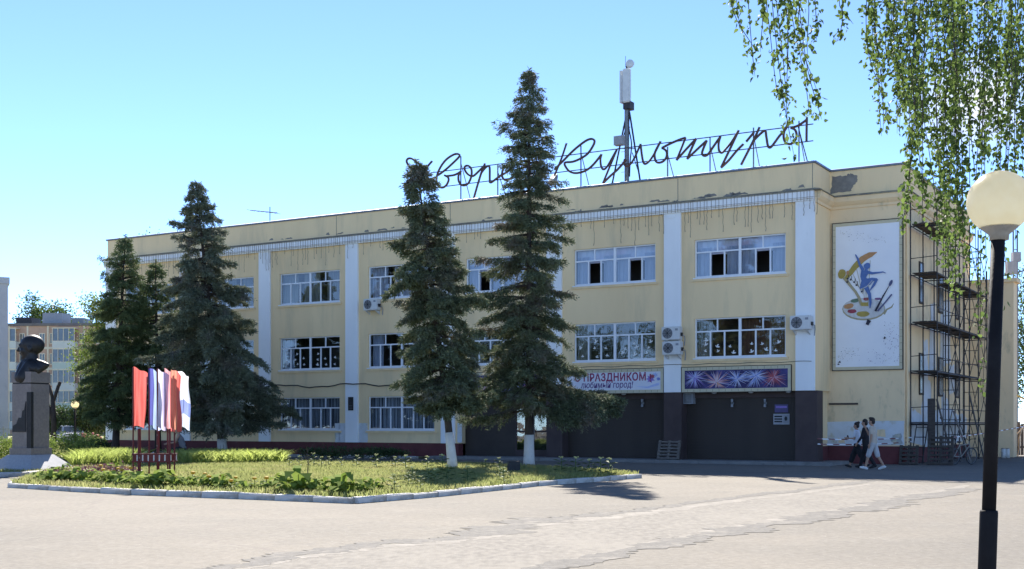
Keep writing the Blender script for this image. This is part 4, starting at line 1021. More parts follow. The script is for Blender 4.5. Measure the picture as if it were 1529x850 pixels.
for z in LV:
    for x in (IX, OX):
        MB().tube([(x, SY[0], z - 0.03), (x, SY[-1], z - 0.03)], 0.022, 5).build('ledger', STEEL, sca)
    MB().tube([(OX, SY[0], z + 0.55), (OX, SY[2 if z > 7 else -1], z + 0.55)], 0.018, 5).build('guard_rail', STEEL, sca)
    MB().tube([(IX, SY[0], z + 0.6), (OX, SY[0], z + 0.66)], 0.016, 5).build('guard_rail', STEEL, sca)
    last = {9.3: 2, 7.4: 5, 5.5: 5, 3.6: 4, 1.6: 5}[z]
    for k in range(last):
        if z == 7.4 and k == 1: continue
        for q in range(3):
            xx = IX + 0.06 + q * 0.31; MB().box(xx, xx + 0.27, SY[k] - 0.12 + rsf.uniform(-.1, .1), SY[k + 1] + 0.12 + rsf.uniform(-.1, .1), z + rsf.uniform(0, .02), z + 0.045).build('plank', WOODD, sca)
for i in range(1, 5):
    for k, z in enumerate([0.02] + LV[:-1]):
        z2 = LV[k]
        if rsf.random() < 0.85:
            MB().tube([(OX + 0.03, SY[i], z + 0.1), (OX + 0.03, SY[i + 1], z2 - 0.1)], 0.015, 4).build('brace', STEEL, sca)
            MB().tube([(OX + 0.05, SY[i], z2 - 0.1), (OX + 0.05, SY[i + 1], z + 0.1)], 0.015, 4).build('brace', STEEL, sca)
# ladder section at the near end
lad = thing('ladder', 'short dark steel ladder leaning inside the near end of the scaffold', 'ladder', loc2w(XS + 0.3, 2.25), ANG)
for s in (0, 0.42): MB().tube([(s - 0.1, 0, 0.02), (s + 0.12, 0.05, 1.58)], 0.022, 5).build('rail', STEEL, lad)
for k in range(4): MB().tube([(-0.06 + 0.05 * k, 0.02, 0.3 + 0.38 * k), (0.36 + 0.05 * k, 0.02, 0.3 + 0.38 * k)], 0.018, 5).build('rung', STEEL, lad)
# boards and pallets leaning at its foot
pallet('stacked_pallet', 'dark pallet leaning upright against the foot of the scaffold', loc2w(XS + 1.35, 1.95, 0.0), ANG, R(-8), 0.95, 1.15, WOODD, nb=7)
pallet('stacked_pallet', 'lower dark pallet lying against the plinth beside the scaffold', loc2w(XS + 0.2, 1.80, 0.0), ANG, R(-14), 0.7, 0.8, WOODD, nb=5)
t = thing('plank', 'upright dark plank standing on the first scaffold deck', 'plank', loc2w(XS + 0.95, 2.38, 0.0), ANG)
MB().box(-0.14, 0.14, -0.03, 0.02, 0.75, 2.55).build('board', WOODD, t); MB().box(-0.14, 0.14, 0.021, 0.05, 1.2, 1.32).build('batten', WOODD, t)
for i, (dx, dy, L_, tl, lb) in enumerate(((1.75, 2.5, 2.6, 14, 'long board leaning on the outer scaffold tubes'), (1.95, 4.9, 2.2, 18, 'shorter board leaning further along the scaffold'), (2.1, 7.0, 2.9, 12, 'board leaning at the far end of the scaffold'))):
    t = thing('leaning_board', lb, 'plank', loc2w(XS + dx, dy, 0.0), ANG + R(90), 'boards leaning on the scaffold'); t.rotation_euler = Euler((R(-tl), 0, ANG + R(90)))
    MB().box(-.1, .1, -.02, .015, 0.02, L_).build('board', WOOD if i == 1 else WOODD, t); MB().box(-.1, .1, .016, .04, L_ * .7, L_ * .7 + .08).build('cleat', WOODD, t)
for i, (px, lb) in enumerate(((1498, 'white painted stump nearest the lamp post before the fence'), (1504, 'white painted stump further from the lamp post before the fence'))):
    g_ = G(px, 684); t = thing('painted_stump', lb, 'stump', g_, 0, 'white stumps before the fence')
    MB().tube([(0, 0, 0), (0.01, 0, .2), (0, 0, .42)], [.11, .10, .105], 10).build('stump', LIMEW, t, True); MB().lathe([(.10, .42), (.09, .44), (.02, .45)], 10).build('top', WOOD, t)
g_ = loc2w(XS + 2.6, 5.6); t = thing('bucket', 'grey metal bucket on the ground beside the scaffold', 'bucket', g_)
MB().lathe([(.11, 0), (.15, .28), (.155, .28), (.145, .27), (.11, .02)], 14).build('pail', METAL, t); MB().tube([(-.15, 0, .27), (-.1, 0, .36), (.1, 0, .36), (.15, 0, .27)], .006, 4).build('handle', STEEL, t)
# barrier tape
def tape_mat():
    m = bpy.data.materials.new('barrier_tape'); m.use_nodes = True; n, l = m.node_tree.nodes, m.node_tree.links; b = n['Principled BSDF']
    tc = n.new('ShaderNodeTexCoord'); w = n.new('ShaderNodeTexWave'); w.inputs['Scale'].default_value = 1.1; w.inputs['Distortion'].default_value = 0.0; w.bands_direction = 'DIAGONAL'
    l.new(tc.outputs['Object'], w.inputs['Vector'])
    r = n.new('ShaderNodeMapRange'); r.inputs[1].default_value = 0.48; r.inputs[2].default_value = 0.52; l.new(w.outputs['Fac'], r.inputs[0])
    x = n.new('ShaderNodeMixRGB'); x.inputs[1].default_value = (0.75, 0.75, 0.75, 1); x.inputs[2].default_value = (0.20, 0.06, 0.06, 1)
    l.new(r.outputs[0], x.inputs[0]); l.new(x.outputs[0], b.inputs['Base Color']); b.inputs['Roughness'].default_value = 0.4
    return m
TAPE = tape_mat()
def tape(label, p, q, sag, w=0.04):
    mb = MB(); n = 14; vs = []
    for i in range(n + 1):
        f = i / n; c = Vector(p).lerp(Vector(q), f); c.z -= sag * 4 * f * (1 - f)
        vs += [(c.x, c.y, c.z), (c.x, c.y + 0.01 * math.sin(i), c.z + w)]
    mb.add(vs, [(2 * i, 2 * i + 2, 2 * i + 3, 2 * i + 1) for i in range(n)])
    tag(mb.build('barrier_tape', TAPE, None), label, 'tape', 'barrier tapes')
q1, q2 = LF(1196, 664, -0.1), LF(1356, 656, -0.1)
tape('upper red and white barrier tape between the corner pillar and scaffold', loc2w(0.12, -0.06, 0.98), loc2w(XS + 0.2, 2.40, 1.02), 0.05)
tape('lower red and white barrier tape between the corner pillar and scaffold', loc2w(0.12, -0.06, 0.78), loc2w(XS + 0.2, 2.40, 0.86), 0.06)
tape('pale tape tied across the outer tubes of the scaffold', loc2w(XS + 1.2, 3.6, 0.98), loc2w(XS + 3.4, 9.0, 1.45), 0.03, 0.04)
# bicycle
def bicycle(loc, rz):
    t = thing('bicycle', 'bicycle parked beside the leaning pallet under the scaffold', 'bicycle', loc, rz)
    FRM = mat('bike_frame', (0.30, 0.29, 0.26), (0.24, 0.23, 0.2), scale=5, rough=0.4)
    for cx in (-0.5, 0.5):
        w = MB().tube([(cx + 0.31 * math.cos(2 * math.pi * k / 24), 0, 0.33 + 0.31 * math.sin(2 * math.pi * k / 24)) for k in range(25)], 0.022, 6, cap=False).build('wheel', BLACK, t)
        MB().tube([(cx + 0.285 * math.cos(2 * math.pi * k / 24), 0, 0.33 + 0.285 * math.sin(2 * math.pi * k / 24)) for k in range(25)], 0.012, 5, cap=False).build('rim', METAL, w)
        for k in range(8): MB().tube([(cx, 0, 0.33), (cx + 0.28 * math.cos(math.pi * k / 4), 0, 0.33 + 0.28 * math.sin(math.pi * k / 4))], 0.004, 3).build('spoke', METAL, w)
    f = MB()
    for a, b in (((-0.5, 0, .33), (-0.1, 0, .32)), ((-0.5, 0, .33), (-0.2, 0, .75)), ((-0.1, 0, .32), (-0.22, 0, .85)), ((-0.1, 0, .32), (0.36, 0, .72)), ((-0.2, 0, .75), (0.35, 0, .80)), ((0.33, 0, .9), (0.5, 0, .33))):
        f.tube([a, b], 0.018, 6)
    f.build('frame', FRM, t)
    MB().ell((-0.23, 0, .88), (.13, .07, .035)).build('saddle', BLACK, t)
    MB().tube([(0.42, -0.27, 1.0), (0.36, -0.1, .99), (0.33, 0, .93), (0.36, 0.1, .99), (0.42, 0.27, 1.0)], 0.014, 6).build('handlebar', BLACK, t)
    MB().tube([(-.1, -.1, .2), (-.1, .1, .44)], .012, 5).build('crank', METAL, t)
p = loc2w(XS + 2.05, 2.7); bicycle(p, ANG + R(62))

# wooden fence, gas pipe, pole and trees beyond
fc = G(1500, 681)
fen = thing('board_fence', 'dark wooden board fence beside the rear wing', 'fence', (fc.x - 0.8, fc.y, 0), R(-14))
for i in range(44):
    h = 1.62 + rsf.uniform(-.06, .08); MB().box(i * 0.135, i * 0.135 + 0.115, -0.012, 0.012, 0.05, h).build('board', WOODD, fen)
for z in (0.4, 1.35): MB().box(-0.1, 6, 0.02, 0.07, z, z + 0.08).build('rail', WOODD, fen)
for i in range(4): MB().box(i * 1.95, i * 1.95 + 0.1, 0.075, 0.17, 0, 1.75).build('post', WOODD, fen)
BRCH = mat('pale_branch', (0.42, 0.36, 0.28), (0.30, 0.25, 0.19), scale=8, rough=0.9)
t = thing('fallen_branch', 'pale bare forked branch propped before the dark board fence', 'branch', (0, 0, 0))
Yb = fc.y - 0.7
MB().tube(smooth_path([at(1500, 660, Yb), at(1512, 653, Yb), at(1522, 645, Yb), at(1534, 632, Yb)], 3), [0.02, 0.03, 0.035, 0.04] + [0.04] * 6, 6).build('limb', BRCH, t)
MB().tube(smooth_path([at(1526, 641, Yb), at(1522, 655, Yb), at(1522, 672, Yb), at(1519, 683, Yb)], 3), 0.035, 6).build('limb', BRCH, t)
PIPE = mat('yellow_pipe', (0.42, 0.33, 0.10), (0.34, 0.26, 0.08), scale=4, rough=0.5)
Yp = fc.y + 1.5
t = thing('gas_pipe', 'bent yellow gas pipe crossing above the board fence', 'pipe', (0, 0, 0))
MB().tube(smooth_path([at(1511, 440, Yp), at(1511, 520, Yp), at(1511, 580, Yp), at(1514, 588, Yp), at(1526, 594, Yp), at(1560, 612, Yp), at(1600, 640, Yp)], 3), 0.05, 7).build('run', PIPE, t)
gp = at(1600, 640, Yp); MB().tube([(gp.x, gp.y, 0), (gp.x, gp.y, gp.z)], 0.05, 7).build('riser', PIPE, t)
Yl = fc.y + 3
t = thing('lattice_pole', 'thin lattice utility pole with grey boxes behind the rear wing', 'utility pole', (0, 0, 0))
pa, pb = at(1513, 640, Yl), at(1519, 640, Yl); zt = at(1516, 345, Yl).z
for p in (pa, pb): MB().tube([(p.x, p.y, 0), (p.x, p.y, zt)], 0.045, 6).build('upright', METAL, t)
for k in range(14):
    z = 0.6 + k * (zt - 0.8) / 14; MB().tube([(pa.x, pa.y, z), (pb.x, pb.y, z)], 0.02, 4).build('rung', METAL, t)
for px, py, s in ((1510, 400, .26), (1517, 384, .2)):
    c = at(px, py, Yl - 0.25); MB().box(c.x - s, c.x + s, c.y - .15, c.y + .15, c.z - s * 1.2, c.z + s * 1.2).build('junction_box', PLASTG, t)
MB().tube([at(1500, 412, Yl - .1), at(1530, 404, Yl - .1)], 0.04, 5).build('crossarm', METAL, t)

# ================================================================== TREES
BARK = mat('spruce_bark', (0.075, 0.058, 0.048), (0.045, 0.036, 0.032), scale=9, rough=0.95, bump=0.6, stretch=(1, 1, 0.35))
LIME = mat('whitewash', (0.66, 0.64, 0.60), (0.58, 0.55, 0.50), scale=4, rough=0.9, bump=0.3, c3=(0.36, 0.33, 0.28), s3=5, k3=(0.6, 0.75))
NEED = mat('spruce_needles', (0.030, 0.050, 0.024), (0.072, 0.098, 0.045), scale=0.9, rough=0.75, island=0.8, spec=0.2, transl=0.18)
NEED2 = mat('brown_spruce_needles', (0.070, 0.095, 0.050), (0.19, 0.215, 0.12), scale=0.8, rough=0.75, island=0.8, spec=0.2, transl=0.18, c3=(0.20, 0.165, 0.13), s3=0.9, k3=(0.5, 0.68))
NEED3 = mat('dark_spruce_needles', (0.070, 0.094, 0.050), (0.19, 0.215, 0.118), scale=0.9, rough=0.75, island=0.8, spec=0.2, transl=0.15, c3=(0.18, 0.155, 0.13), s3=0.8, k3=(0.52, 0.7))
NEED5 = mat('shade_lifted_grey_needles', (0.085, 0.105, 0.066), (0.225, 0.245, 0.155), scale=0.9, rough=0.75, island=0.8, spec=0.2, transl=0.15, c3=(0.22, 0.19, 0.165), s3=0.8, k3=(0.52, 0.7))  # greyer needles, colour lightened to make up for the building's shade
NEED4 = mat('fresh_spruce_needles', (0.075, 0.11, 0.046), (0.165, 0.205, 0.085), scale=0.9, rough=0.75, island=0.6, spec=0.25, transl=0.22)
def quads_from(c, ax, wd):                    # arrays (N,3): centre base, long axis, half width -> diamond quads
    v = np.stack([c, c + ax * 0.45 + wd, c + ax, c + ax * 0.45 - wd], axis=1).reshape(-1, 3)
    f = np.arange(len(v)).reshape(-1, 4)
    return v, f
def unit(a): return a / np.maximum(np.linalg.norm(a, axis=-1, keepdims=True), 1e-6)
def spruce(label, base, top, prof, z_low, mneed, seed, white=1.1, dens=1.0, droop=0.35, r0=0.2, asym=None, size=1.0, gap=0.0, extra=()):
    rnd = np.random.default_rng(seed); base = Vector(base); top = Vector(top); H = top.z - base.z
    t = thing('spruce_tree', label, 'tree', base, 0, 'spruce trees')
    ax = top - base
    def centre(z): f = z / H; return np.array([ax.x * f ** 1.1, ax.y * f, z])
    n = 14; pts = [Vector(centre(H * i / n)) for i in range(n + 1)]
    MB().tube(pts[:], [max(0.02, r0 * (1 - i / n) ** 0.8) * (1.25 if i == 0 else 1) for i in range(n + 1)], 9).build('trunk', BARK, t, True)
    if white:
        k = [Vector(centre(white * i / 3)) for i in range(4)]
        MB().tube(k, [r0 * 1.33, r0 * 1.18, r0 * 1.08, r0 * 1.04], 10).build('whitewash_band', LIME, t, True)
    zs = np.array([p[0] for p in prof]); rs_ = np.array([p[1] for p in prof])
    B, Tx, Wd = [], [], []; limbs = MB()
    def grow(z, a, L, Rz, dens=dens):
        zz = z + rnd.uniform(-0.38, 0.38) * min(1, Rz); dr = droop * rnd.uniform(0.25, 1.35) * min(1.0, max(0.15, (zz - 1.4) / 2.2)); upt = rnd.uniform(0.1, 0.5); c0 = centre(max(0.1, zz)); d = np.array([math.cos(a), math.sin(a), 0.0]); side = np.array([-d[1], d[0], 0.0])
        upf = 0.35 if z > H * 0.75 else (0.05 if z > H * 0.45 else -0.12)
        def bp(u): return c0 + d * (L * u) + np.array([0, 0, 1]) * (L * (upf * u - dr * u * u + upt * max(0, u - 0.6)))
        if L > 0.5: limbs.tube([Vector(bp(u)) for u in (0, .35, .7, 1.0)], [0.03 * min(1.5, L) + .008, .02, .012, .006], 4)
        m = int(max(5, L * 15) * dens * (0.62 if z > H * 0.72 else 1.0) * rnd.uniform(.6, 1.25))
        us = rnd.uniform(0.12, 1.0, m) ** 0.8
        for u in us:
            p = bp(u); tl = (0.22 + 0.42 * (1 - u) * L * 0.6) * rnd.uniform(0.6, 1.2)
            s = rnd.choice([-1, 1]); td = unit(d * rnd.uniform(0.3, 1.0) + side * s * rnd.uniform(0.2, 1.1) + np.array([0, 0, -rnd.uniform(0.05, 0.8)]))
            k = int(11 + tl * 26)
            f = rnd.uniform(0, 1, k)[:, None]
            c = p + td * (tl * f) + np.array([0, 0, -0.18 * tl]) * f ** 2 + rnd.normal(0, 0.028, (k, 3))
            nd = unit(td + rnd.normal(0, 0.55, (k, 3))); ln = rnd.uniform(0.06, 0.145, (k, 1)) * size
            w = unit(np.cross(nd, rnd.normal(0, 1, (k, 3)))) * rnd.uniform(0.008, 0.019, (k, 1)) * size
            B.append(c); Tx.append(nd * ln); Wd.append(w)
    for ez, ea, el in extra: grow(ez, ea, el, 1.0, dens * 1.3)
    z = z_low
    while z < H - 0.12:
        Rz = float(np.interp(z, zs, rs_)); nb = int(rnd.integers(3, 5)) if Rz > 0.5 else 3
        off = rnd.uniform(0, 6.28)
        for b in range(nb):
            a = off + 2 * math.pi * b / nb + rnd.uniform(-0.35, 0.35)
            L = Rz * (rnd.uniform(0.80, 1.16) if rnd.random() < .8 else rnd.uniform(.5, .8)) * (1 + .16 * math.sin(3 * a + z * 1.35 + seed) + .12 * math.sin(5 * a - 2.1 * z + seed * 2))
            if rnd.random() < gap: L *= 0.55
            if asym: L *= asym(a, z)
            grow(z, a, L, Rz)
        z += (0.115 + 0.055 * min(1, Rz)) * rnd.uniform(0.6, 1.3)
    # leader
    k = 60; f = rnd.uniform(0, 1, k)[:, None]; c = np.array(centre(H - 0.9)) * (1 - f) + np.array(centre(H)) * f
    nd = unit(rnd.normal(0, 1, (k, 3)) * np.array([1, 1, .4]) + np.array([0, 0, .6])); B.append(c); Tx.append(nd * 0.14); Wd.append(unit(np.cross(nd, rnd.normal(0, 1, (k, 3)))) * 0.02)
    v, fc_ = quads_from(np.concatenate(B), np.concatenate(Tx), np.concatenate(Wd))
    o = link('needles', np_mesh('needles', v, fc_, mneed), t); o['kind'] = 'stuff'
    o = limbs.build('limbs', BARK, t); o['kind'] = 'stuff'
    return t
def prof_px(D, z0, rows):                    # photo rows (y, half width px) -> (height above base, radius)
    k = FOC / D
    return sorted([(EYE + (HOR - y) / k - z0, w / k) for y, w in rows])
# the two whitewashed ones on the lawn
D1 = 39.6; b = at(676, 706, D1); tp = at(621, 238, D1); b.z = 0.08
spruce('dense columnar spruce with whitewashed trunk leaning slightly, the shorter on the lawn', b, tp,
       prof_px(D1, .08, [(640, 40), (620, 54), (590, 60), (550, 62), (500, 60), (450, 57), (400, 50), (350, 40), (300, 26), (265, 17), (238, 2)]), 1.95, NEED3, 1, 1.22, 4.2, 0.5, 0.135, size=1.12)
D2 = 42.0; b = at(790, 702, D2); tp = at(790, 103, D2); b.z = 0.08
spruce('tall ragged spruce with whitewashed trunk and long low branches on the lawn', b, tp,
       prof_px(D2, .08, [(630, 70), (605, 92), (588, 92), (560, 72), (500, 70), (450, 66), (400, 60), (350, 52), (315, 45), (300, 47), (250, 39), (200, 34), (160, 21), (130, 12), (103, 2)]), 2.35, NEED2, 2, 1.12, 2.9, 0.36, 0.16, size=1.08,
       asym=lambda a, z: (1.42 if (math.cos(a) > 0.8 and z < 2.75) else (0.88 if math.cos(a) > 0.6 and z < 4.6 else 1.0)), gap=0.18, extra=[(2.75, -.25, 2.9), (2.6, .1, 3.15), (2.9, -.05, 3.0), (2.5, -.4, 2.6), (2.8, .3, 2.7), (2.65, -.1, 3.2), (2.45, 3.3, 2.0)])
D3 = 54.0; b = at(333, 678, D3); tp = at(292, 270, D3); b.z = 0.05
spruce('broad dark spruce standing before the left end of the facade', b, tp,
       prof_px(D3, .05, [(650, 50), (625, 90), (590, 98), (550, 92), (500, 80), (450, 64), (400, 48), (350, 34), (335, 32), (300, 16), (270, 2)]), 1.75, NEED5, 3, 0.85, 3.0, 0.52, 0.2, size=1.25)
D4 = 56.5; b = at(172, 678, D4); tp = at(187, 350, D4); b.z = 0.05
spruce('fresh green spruce hiding the far left corner of the building', b, tp,
       prof_px(D4, .05, [(650, 40), (620, 54), (560, 52), (500, 44), (430, 32), (390, 20), (350, 2)]), 1.7, NEED4, 4, 0.0, 2.3, 0.36, 0.18, size=1.25)
D5 = 57.5; b = at(236, 676, D5); tp = at(232, 388, D5); b.z = 0.05
spruce('slim spruce squeezed between the broad dark and the fresh green ones', b, tp,
       prof_px(D5, .05, [(640, 46), (560, 46), (480, 36), (430, 22), (388, 2)]), 1.8, NEED4, 5, 0.0, 1.9, 0.34, 0.16, size=1.25)

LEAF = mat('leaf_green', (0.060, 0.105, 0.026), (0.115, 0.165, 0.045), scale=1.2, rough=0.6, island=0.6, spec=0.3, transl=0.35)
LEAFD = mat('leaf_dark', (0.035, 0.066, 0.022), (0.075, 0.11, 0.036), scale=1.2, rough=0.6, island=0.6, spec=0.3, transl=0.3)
LEAFY = mat('leaf_yellow_green', (0.11, 0.17, 0.03), (0.20, 0.25, 0.055), scale=1.5, rough=0.6, island=0.6, spec=0.3, transl=0.4)
def leafy_tree(label, base, H, rad, m, seed, nclump=70, per=130, leaf=0.12, crown_low=0.3, name='leafy_tree', cat='tree', group=None, trunk_r=0.18, squash=1.0):
    rnd = np.random.default_rng(seed); t = thing(name, label, cat, base, 0, group)
    tr = MB(); top = Vector((rnd.uniform(-.3, .3), rnd.uniform(-.3, .3), H * 0.85))
    tr.tube([Vector((0, 0, 0)).lerp(top, i / 5) + Vector((rnd.uniform(-.1, .1), rnd.uniform(-.1, .1), 0)) * (i > 0) for i in range(6)], [trunk_r * (1 - .15 * i) for i in range(6)], 8)
    cl = []; cz0 = H * crown_low; cc = np.array([0, 0, (H + cz0) / 2]); hr = (H - cz0) / 2
    for i in range(nclump):
        d = unit(rnd.normal(0, 1, 3)); q = rnd.uniform(0.25, 1.0) ** 0.5 * rnd.uniform(0.8, 1.08)
        c = cc + d * np.array([rad, rad, hr]) * q * 0.9; cl.append(c)
        if i % 3 == 0:
            s = Vector((0, 0, max(cz0 * .8, c[2] * 0.6))); tr.tube([s, s.lerp(Vector(c), .5) + Vector((0, 0, -.1)), Vector(c)], [trunk_r * .4, trunk_r * .22, .02], 5)
    tr.build('trunk', BARK, t, True)
    B, Tx, Wd = [], [], []
    for c in cl:
        k = int(per * rnd.uniform(.6, 1.3)); sg = rad * rnd.uniform(.14, .26)
        p = c + rnd.normal(0, 1, (k, 3)) * np.array([sg, sg, sg * .75 * squash]); nd = unit(rnd.normal(0, 1, (k, 3)) + np.array([0, 0, -.3]))
        B.append(p); Tx.append(nd * rnd.uniform(.7, 1.3, (k, 1)) * leaf); Wd.append(unit(np.cross(nd, rnd.normal(0, 1, (k, 3)))) * leaf * .36)
    v, f = quads_from(np.concatenate(B), np.concatenate(Tx), np.concatenate(Wd))
    o = link('crown', np_mesh('crown', v, f, m), t); o['kind'] = 'stuff'
    return t
def gbase(px, D): p = at(px, HOR, D); return (p.x, p.y, 0)
leafy_tree('light green leafy tree behind the left corner of the building', gbase(158, 84), 11.4, 2.0, LEAFY, 21, 80, 150, .16, .1, group='trees behind the buildings')
leafy_tree('loose crowned tree rising above the flats roof', gbase(62, 205), 24.5, 4.8, LEAF, 22, 70, 110, .38, .45, group='trees behind the buildings')
leafy_tree('smaller tree rising above the flats roof beside the lift housing', gbase(112, 205), 20.5, 3.6, LEAF, 29, 50, 100, .36, .45, group='trees behind the buildings')
leafy_tree('tree top just showing over the left roof edge', gbase(222, 105), 18.6, 2.4, LEAF, 23, 45, 100, .2, .5, group='trees behind the buildings')
leafy_tree('green tree behind the lattice pole', gbase(1545, 82), 13.5, 3.2, LEAF, 24, 90, 150, .16, .1, group='trees behind the buildings')
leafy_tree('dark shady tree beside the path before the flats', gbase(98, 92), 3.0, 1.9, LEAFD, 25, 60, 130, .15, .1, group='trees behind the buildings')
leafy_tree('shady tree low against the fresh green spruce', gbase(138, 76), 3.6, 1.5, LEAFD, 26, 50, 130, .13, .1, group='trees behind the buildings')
for i, (x_, y_, h_, r_) in enumerate(((-42, 3, 13, 4.2), (-49, 10, 14, 4.6), (-56, 15, 12.5, 4.2), (-62, 25, 13.5, 4.6), (-69, 34, 13, 4.4))):
    leafy_tree(['first', 'second', 'third', 'fourth', 'fifth'][i] + ' tree of the row along the square, seen mirrored in the windows', (x_, y_, 0), h_, r_, LEAFD, 60 + i, 60, 80, .34, .12, group='trees mirrored in the windows')
# pollard beside the monument
t = thing('pollard_tree', 'bare dark pollarded trunk beside the monument pedestal', 'tree', gbase(79, 62))
MB().tube([(0, 0, 0), (.05, 0, 1.5), (0, 0, 2.9)], [.17, .14, .12], 8).build('trunk', BARK, t, True)
for a, b in (((0, 0, 2.6), (.28, 0, 3.5)), ((0, 0, 2.8), (-.16, 0, 3.4)), ((.28, 0, 3.45), (.36, 0, 3.7)), ((-.16, 0, 3.35), (-.30, .1, 3.65)), ((0, 0, 1.6), (-.2, -.1, 2.5))):
    MB().tube([a, b], [.08, .09], 7).build('stub', BARK, t, True)

def bush(label, px, py, w, h, m, seed, group='low bushes', leaf=.09, n=26, per=90, z=0.03):
    p = G(px, py, z); rnd = np.random.default_rng(seed); t = thing('bush', label, 'bush', p, 0, group)
    B, Tx, Wd = [], [], []; st = MB()
    for i in range(n):
        c = np.array([rnd.normal(0, w * .28), rnd.normal(0, w * .28), h * (0.25 + .6 * rnd.random())]); k = int(per * rnd.uniform(.6, 1.3))
        q = c + rnd.normal(0, 1, (k, 3)) * np.array([w * .13, w * .13, h * .13]); q[:, 2] = np.maximum(q[:, 2], .02)
        nd = unit(rnd.normal(0, 1, (k, 3)) + np.array([0, 0, .4])); B.append(q); Tx.append(nd * leaf * rnd.uniform(.7, 1.3, (k, 1))); Wd.append(unit(np.cross(nd, rnd.normal(0, 1, (k, 3)))) * leaf * .33)
        if i % 3 == 0: st.tube([(rnd.normal(0, .05), rnd.normal(0, .05), 0), tuple(c)], [.015, .006], 4)
    v, f = quads_from(np.concatenate(B), np.concatenate(Tx), np.concatenate(Wd))
    o = link('foliage', np_mesh('foliage', v, f, m), t); o['kind'] = 'stuff'; o = st.build('stems', BARK, t); o['kind'] = 'stuff'
    return t
bush('sunlit yellow green bush right beside the monument base', 95, 692, 2.0, 1.15, LEAFY, 31)
bush('sunlit bush at the far left behind the pedestal', 6, 690, 1.6, 1.0, LEAFY, 32)
bush('rose bush with pink blooms by the building corner', 138, 674, 1.6, 1.0, LEAF, 33)
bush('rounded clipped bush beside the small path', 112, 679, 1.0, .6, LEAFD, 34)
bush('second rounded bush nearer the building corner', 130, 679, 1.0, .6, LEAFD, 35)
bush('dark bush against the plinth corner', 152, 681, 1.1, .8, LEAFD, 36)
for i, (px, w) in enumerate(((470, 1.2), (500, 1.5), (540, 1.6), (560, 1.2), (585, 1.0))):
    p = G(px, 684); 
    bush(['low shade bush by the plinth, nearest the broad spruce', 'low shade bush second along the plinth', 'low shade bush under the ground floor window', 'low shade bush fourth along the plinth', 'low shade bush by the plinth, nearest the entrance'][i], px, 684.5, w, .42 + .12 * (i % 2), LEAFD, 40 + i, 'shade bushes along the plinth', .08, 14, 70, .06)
PINK = mat('pink_petals', (0.55, 0.16, 0.20), (0.65, 0.30, 0.32), scale=5, rough=0.7, transl=.2)
p0 = G(138, 674)
for i in range(10):
    rr = random.Random(i); link('rose', MB().ell((0, 0, 0), (.08, .08, .06), 7, 5).mesh('rose', PINK, True), [o for o in col.objects if o.get('label', '').startswith('rose bush')][0], (rr.uniform(-.6, .6), -.45 + rr.uniform(-.2, .2), rr.uniform(.75, 1.05)))
# ================================================================== THE LAWN'S PLANTS
GRASS = mat('grass_blades', (0.23, 0.27, 0.085), (0.36, 0.365, 0.16), spec=0.08, scale=0.8, rough=0.85, island=0.5, transl=0.5, c3=(0.38, 0.33, 0.18), s3=0.6, k3=(0.5, 0.72))
def in_poly(x, y, poly):
    c = np.zeros(len(x), bool); n = len(poly)
    for i in range(n):
        a, b = poly[i], poly[i - 1]
        cond = ((a.y > y) != (b.y > y)) & (x < (b.x - a.x) * (y - a.y) / (b.y - a.y + 1e-9) + a.x); c ^= cond
    return c
def blades(name, poly, n, h, w, m, seed, z0, lean=0.5, keep=None):
    rnd = np.random.default_rng(seed); xs = [p.x for p in poly]; ys = [p.y for p in poly]
    x = rnd.uniform(min(xs), max(xs), n); y = rnd.uniform(min(ys), max(ys), n); ok = in_poly(x, y, poly); x, y = x[ok], y[ok]; n = len(x)
    a = rnd.uniform(0, 6.283, n); hh = rnd.uniform(h * .5, h * 1.3, n); ln = rnd.uniform(.1, lean, n) * hh; b = rnd.uniform(0, 6.283, n)
    c = np.stack([x, y, np.full(n, z0)], 1); sx = np.stack([np.cos(a), np.sin(a), np.zeros(n)], 1) * w * rnd.uniform(.6, 1.3, (n, 1))
    mid = c + np.stack([np.cos(b) * ln * .4, np.sin(b) * ln * .4, hh * .65], 1); tip = c + np.stack([np.cos(b) * ln * 1.3, np.sin(b) * ln * 1.3, hh], 1)
    v = np.stack([c - sx, c + sx, mid + sx * .8, tip, mid - sx * .8], 1).reshape(-1, 3); f = np.arange(len(v)).reshape(-1, 5)
    o = link(name, np_mesh(name, v, f, m)); return tag(o, kind='stuff')
tag(blades('grass', lawn_xy, 150000, 0.13, 0.012, GRASS, 1, 0.085), 'short sunlit grass covering the kerbed island', 'grass')
tag(blades('grass', [G(*p) for p in bed_px], 16000, 0.10, 0.012, GRASS, 2, 0.065), 'grass in the small bed round the monument', 'grass')
tag(blades('grass', [G(-60, 685), G(60, 685), G(150, 678), G(150, 660), G(-60, 660)], 60000, 0.25, 0.03, GRASS, 3, 0.03), 'rough grass before the flats beyond the monument', 'grass')
LILY = mat('lily_leaves', (0.31, 0.39, 0.085), (0.48, 0.53, 0.18), spec=0.05, scale=1.2, rough=0.8, island=0.55, transl=0.6)
tag(blades('daylily_bed', [G(255, 700), G(425, 697), G(418, 691), G(255, 691)], 16000, 0.44, 0.016, LILY, 4, 0.08, 1.1), 'tall sunlit strap leaved bed at the back of the lawn', 'flower bed')
tag(blades('daylily_bed', [G(108, 704), G(205, 701), G(205, 693), G(128, 695)], 14000, 0.5, 0.016, LILY, 5, 0.08, 1.1), 'tall sunlit strap leaved bed left of the flag stand', 'flower bed')
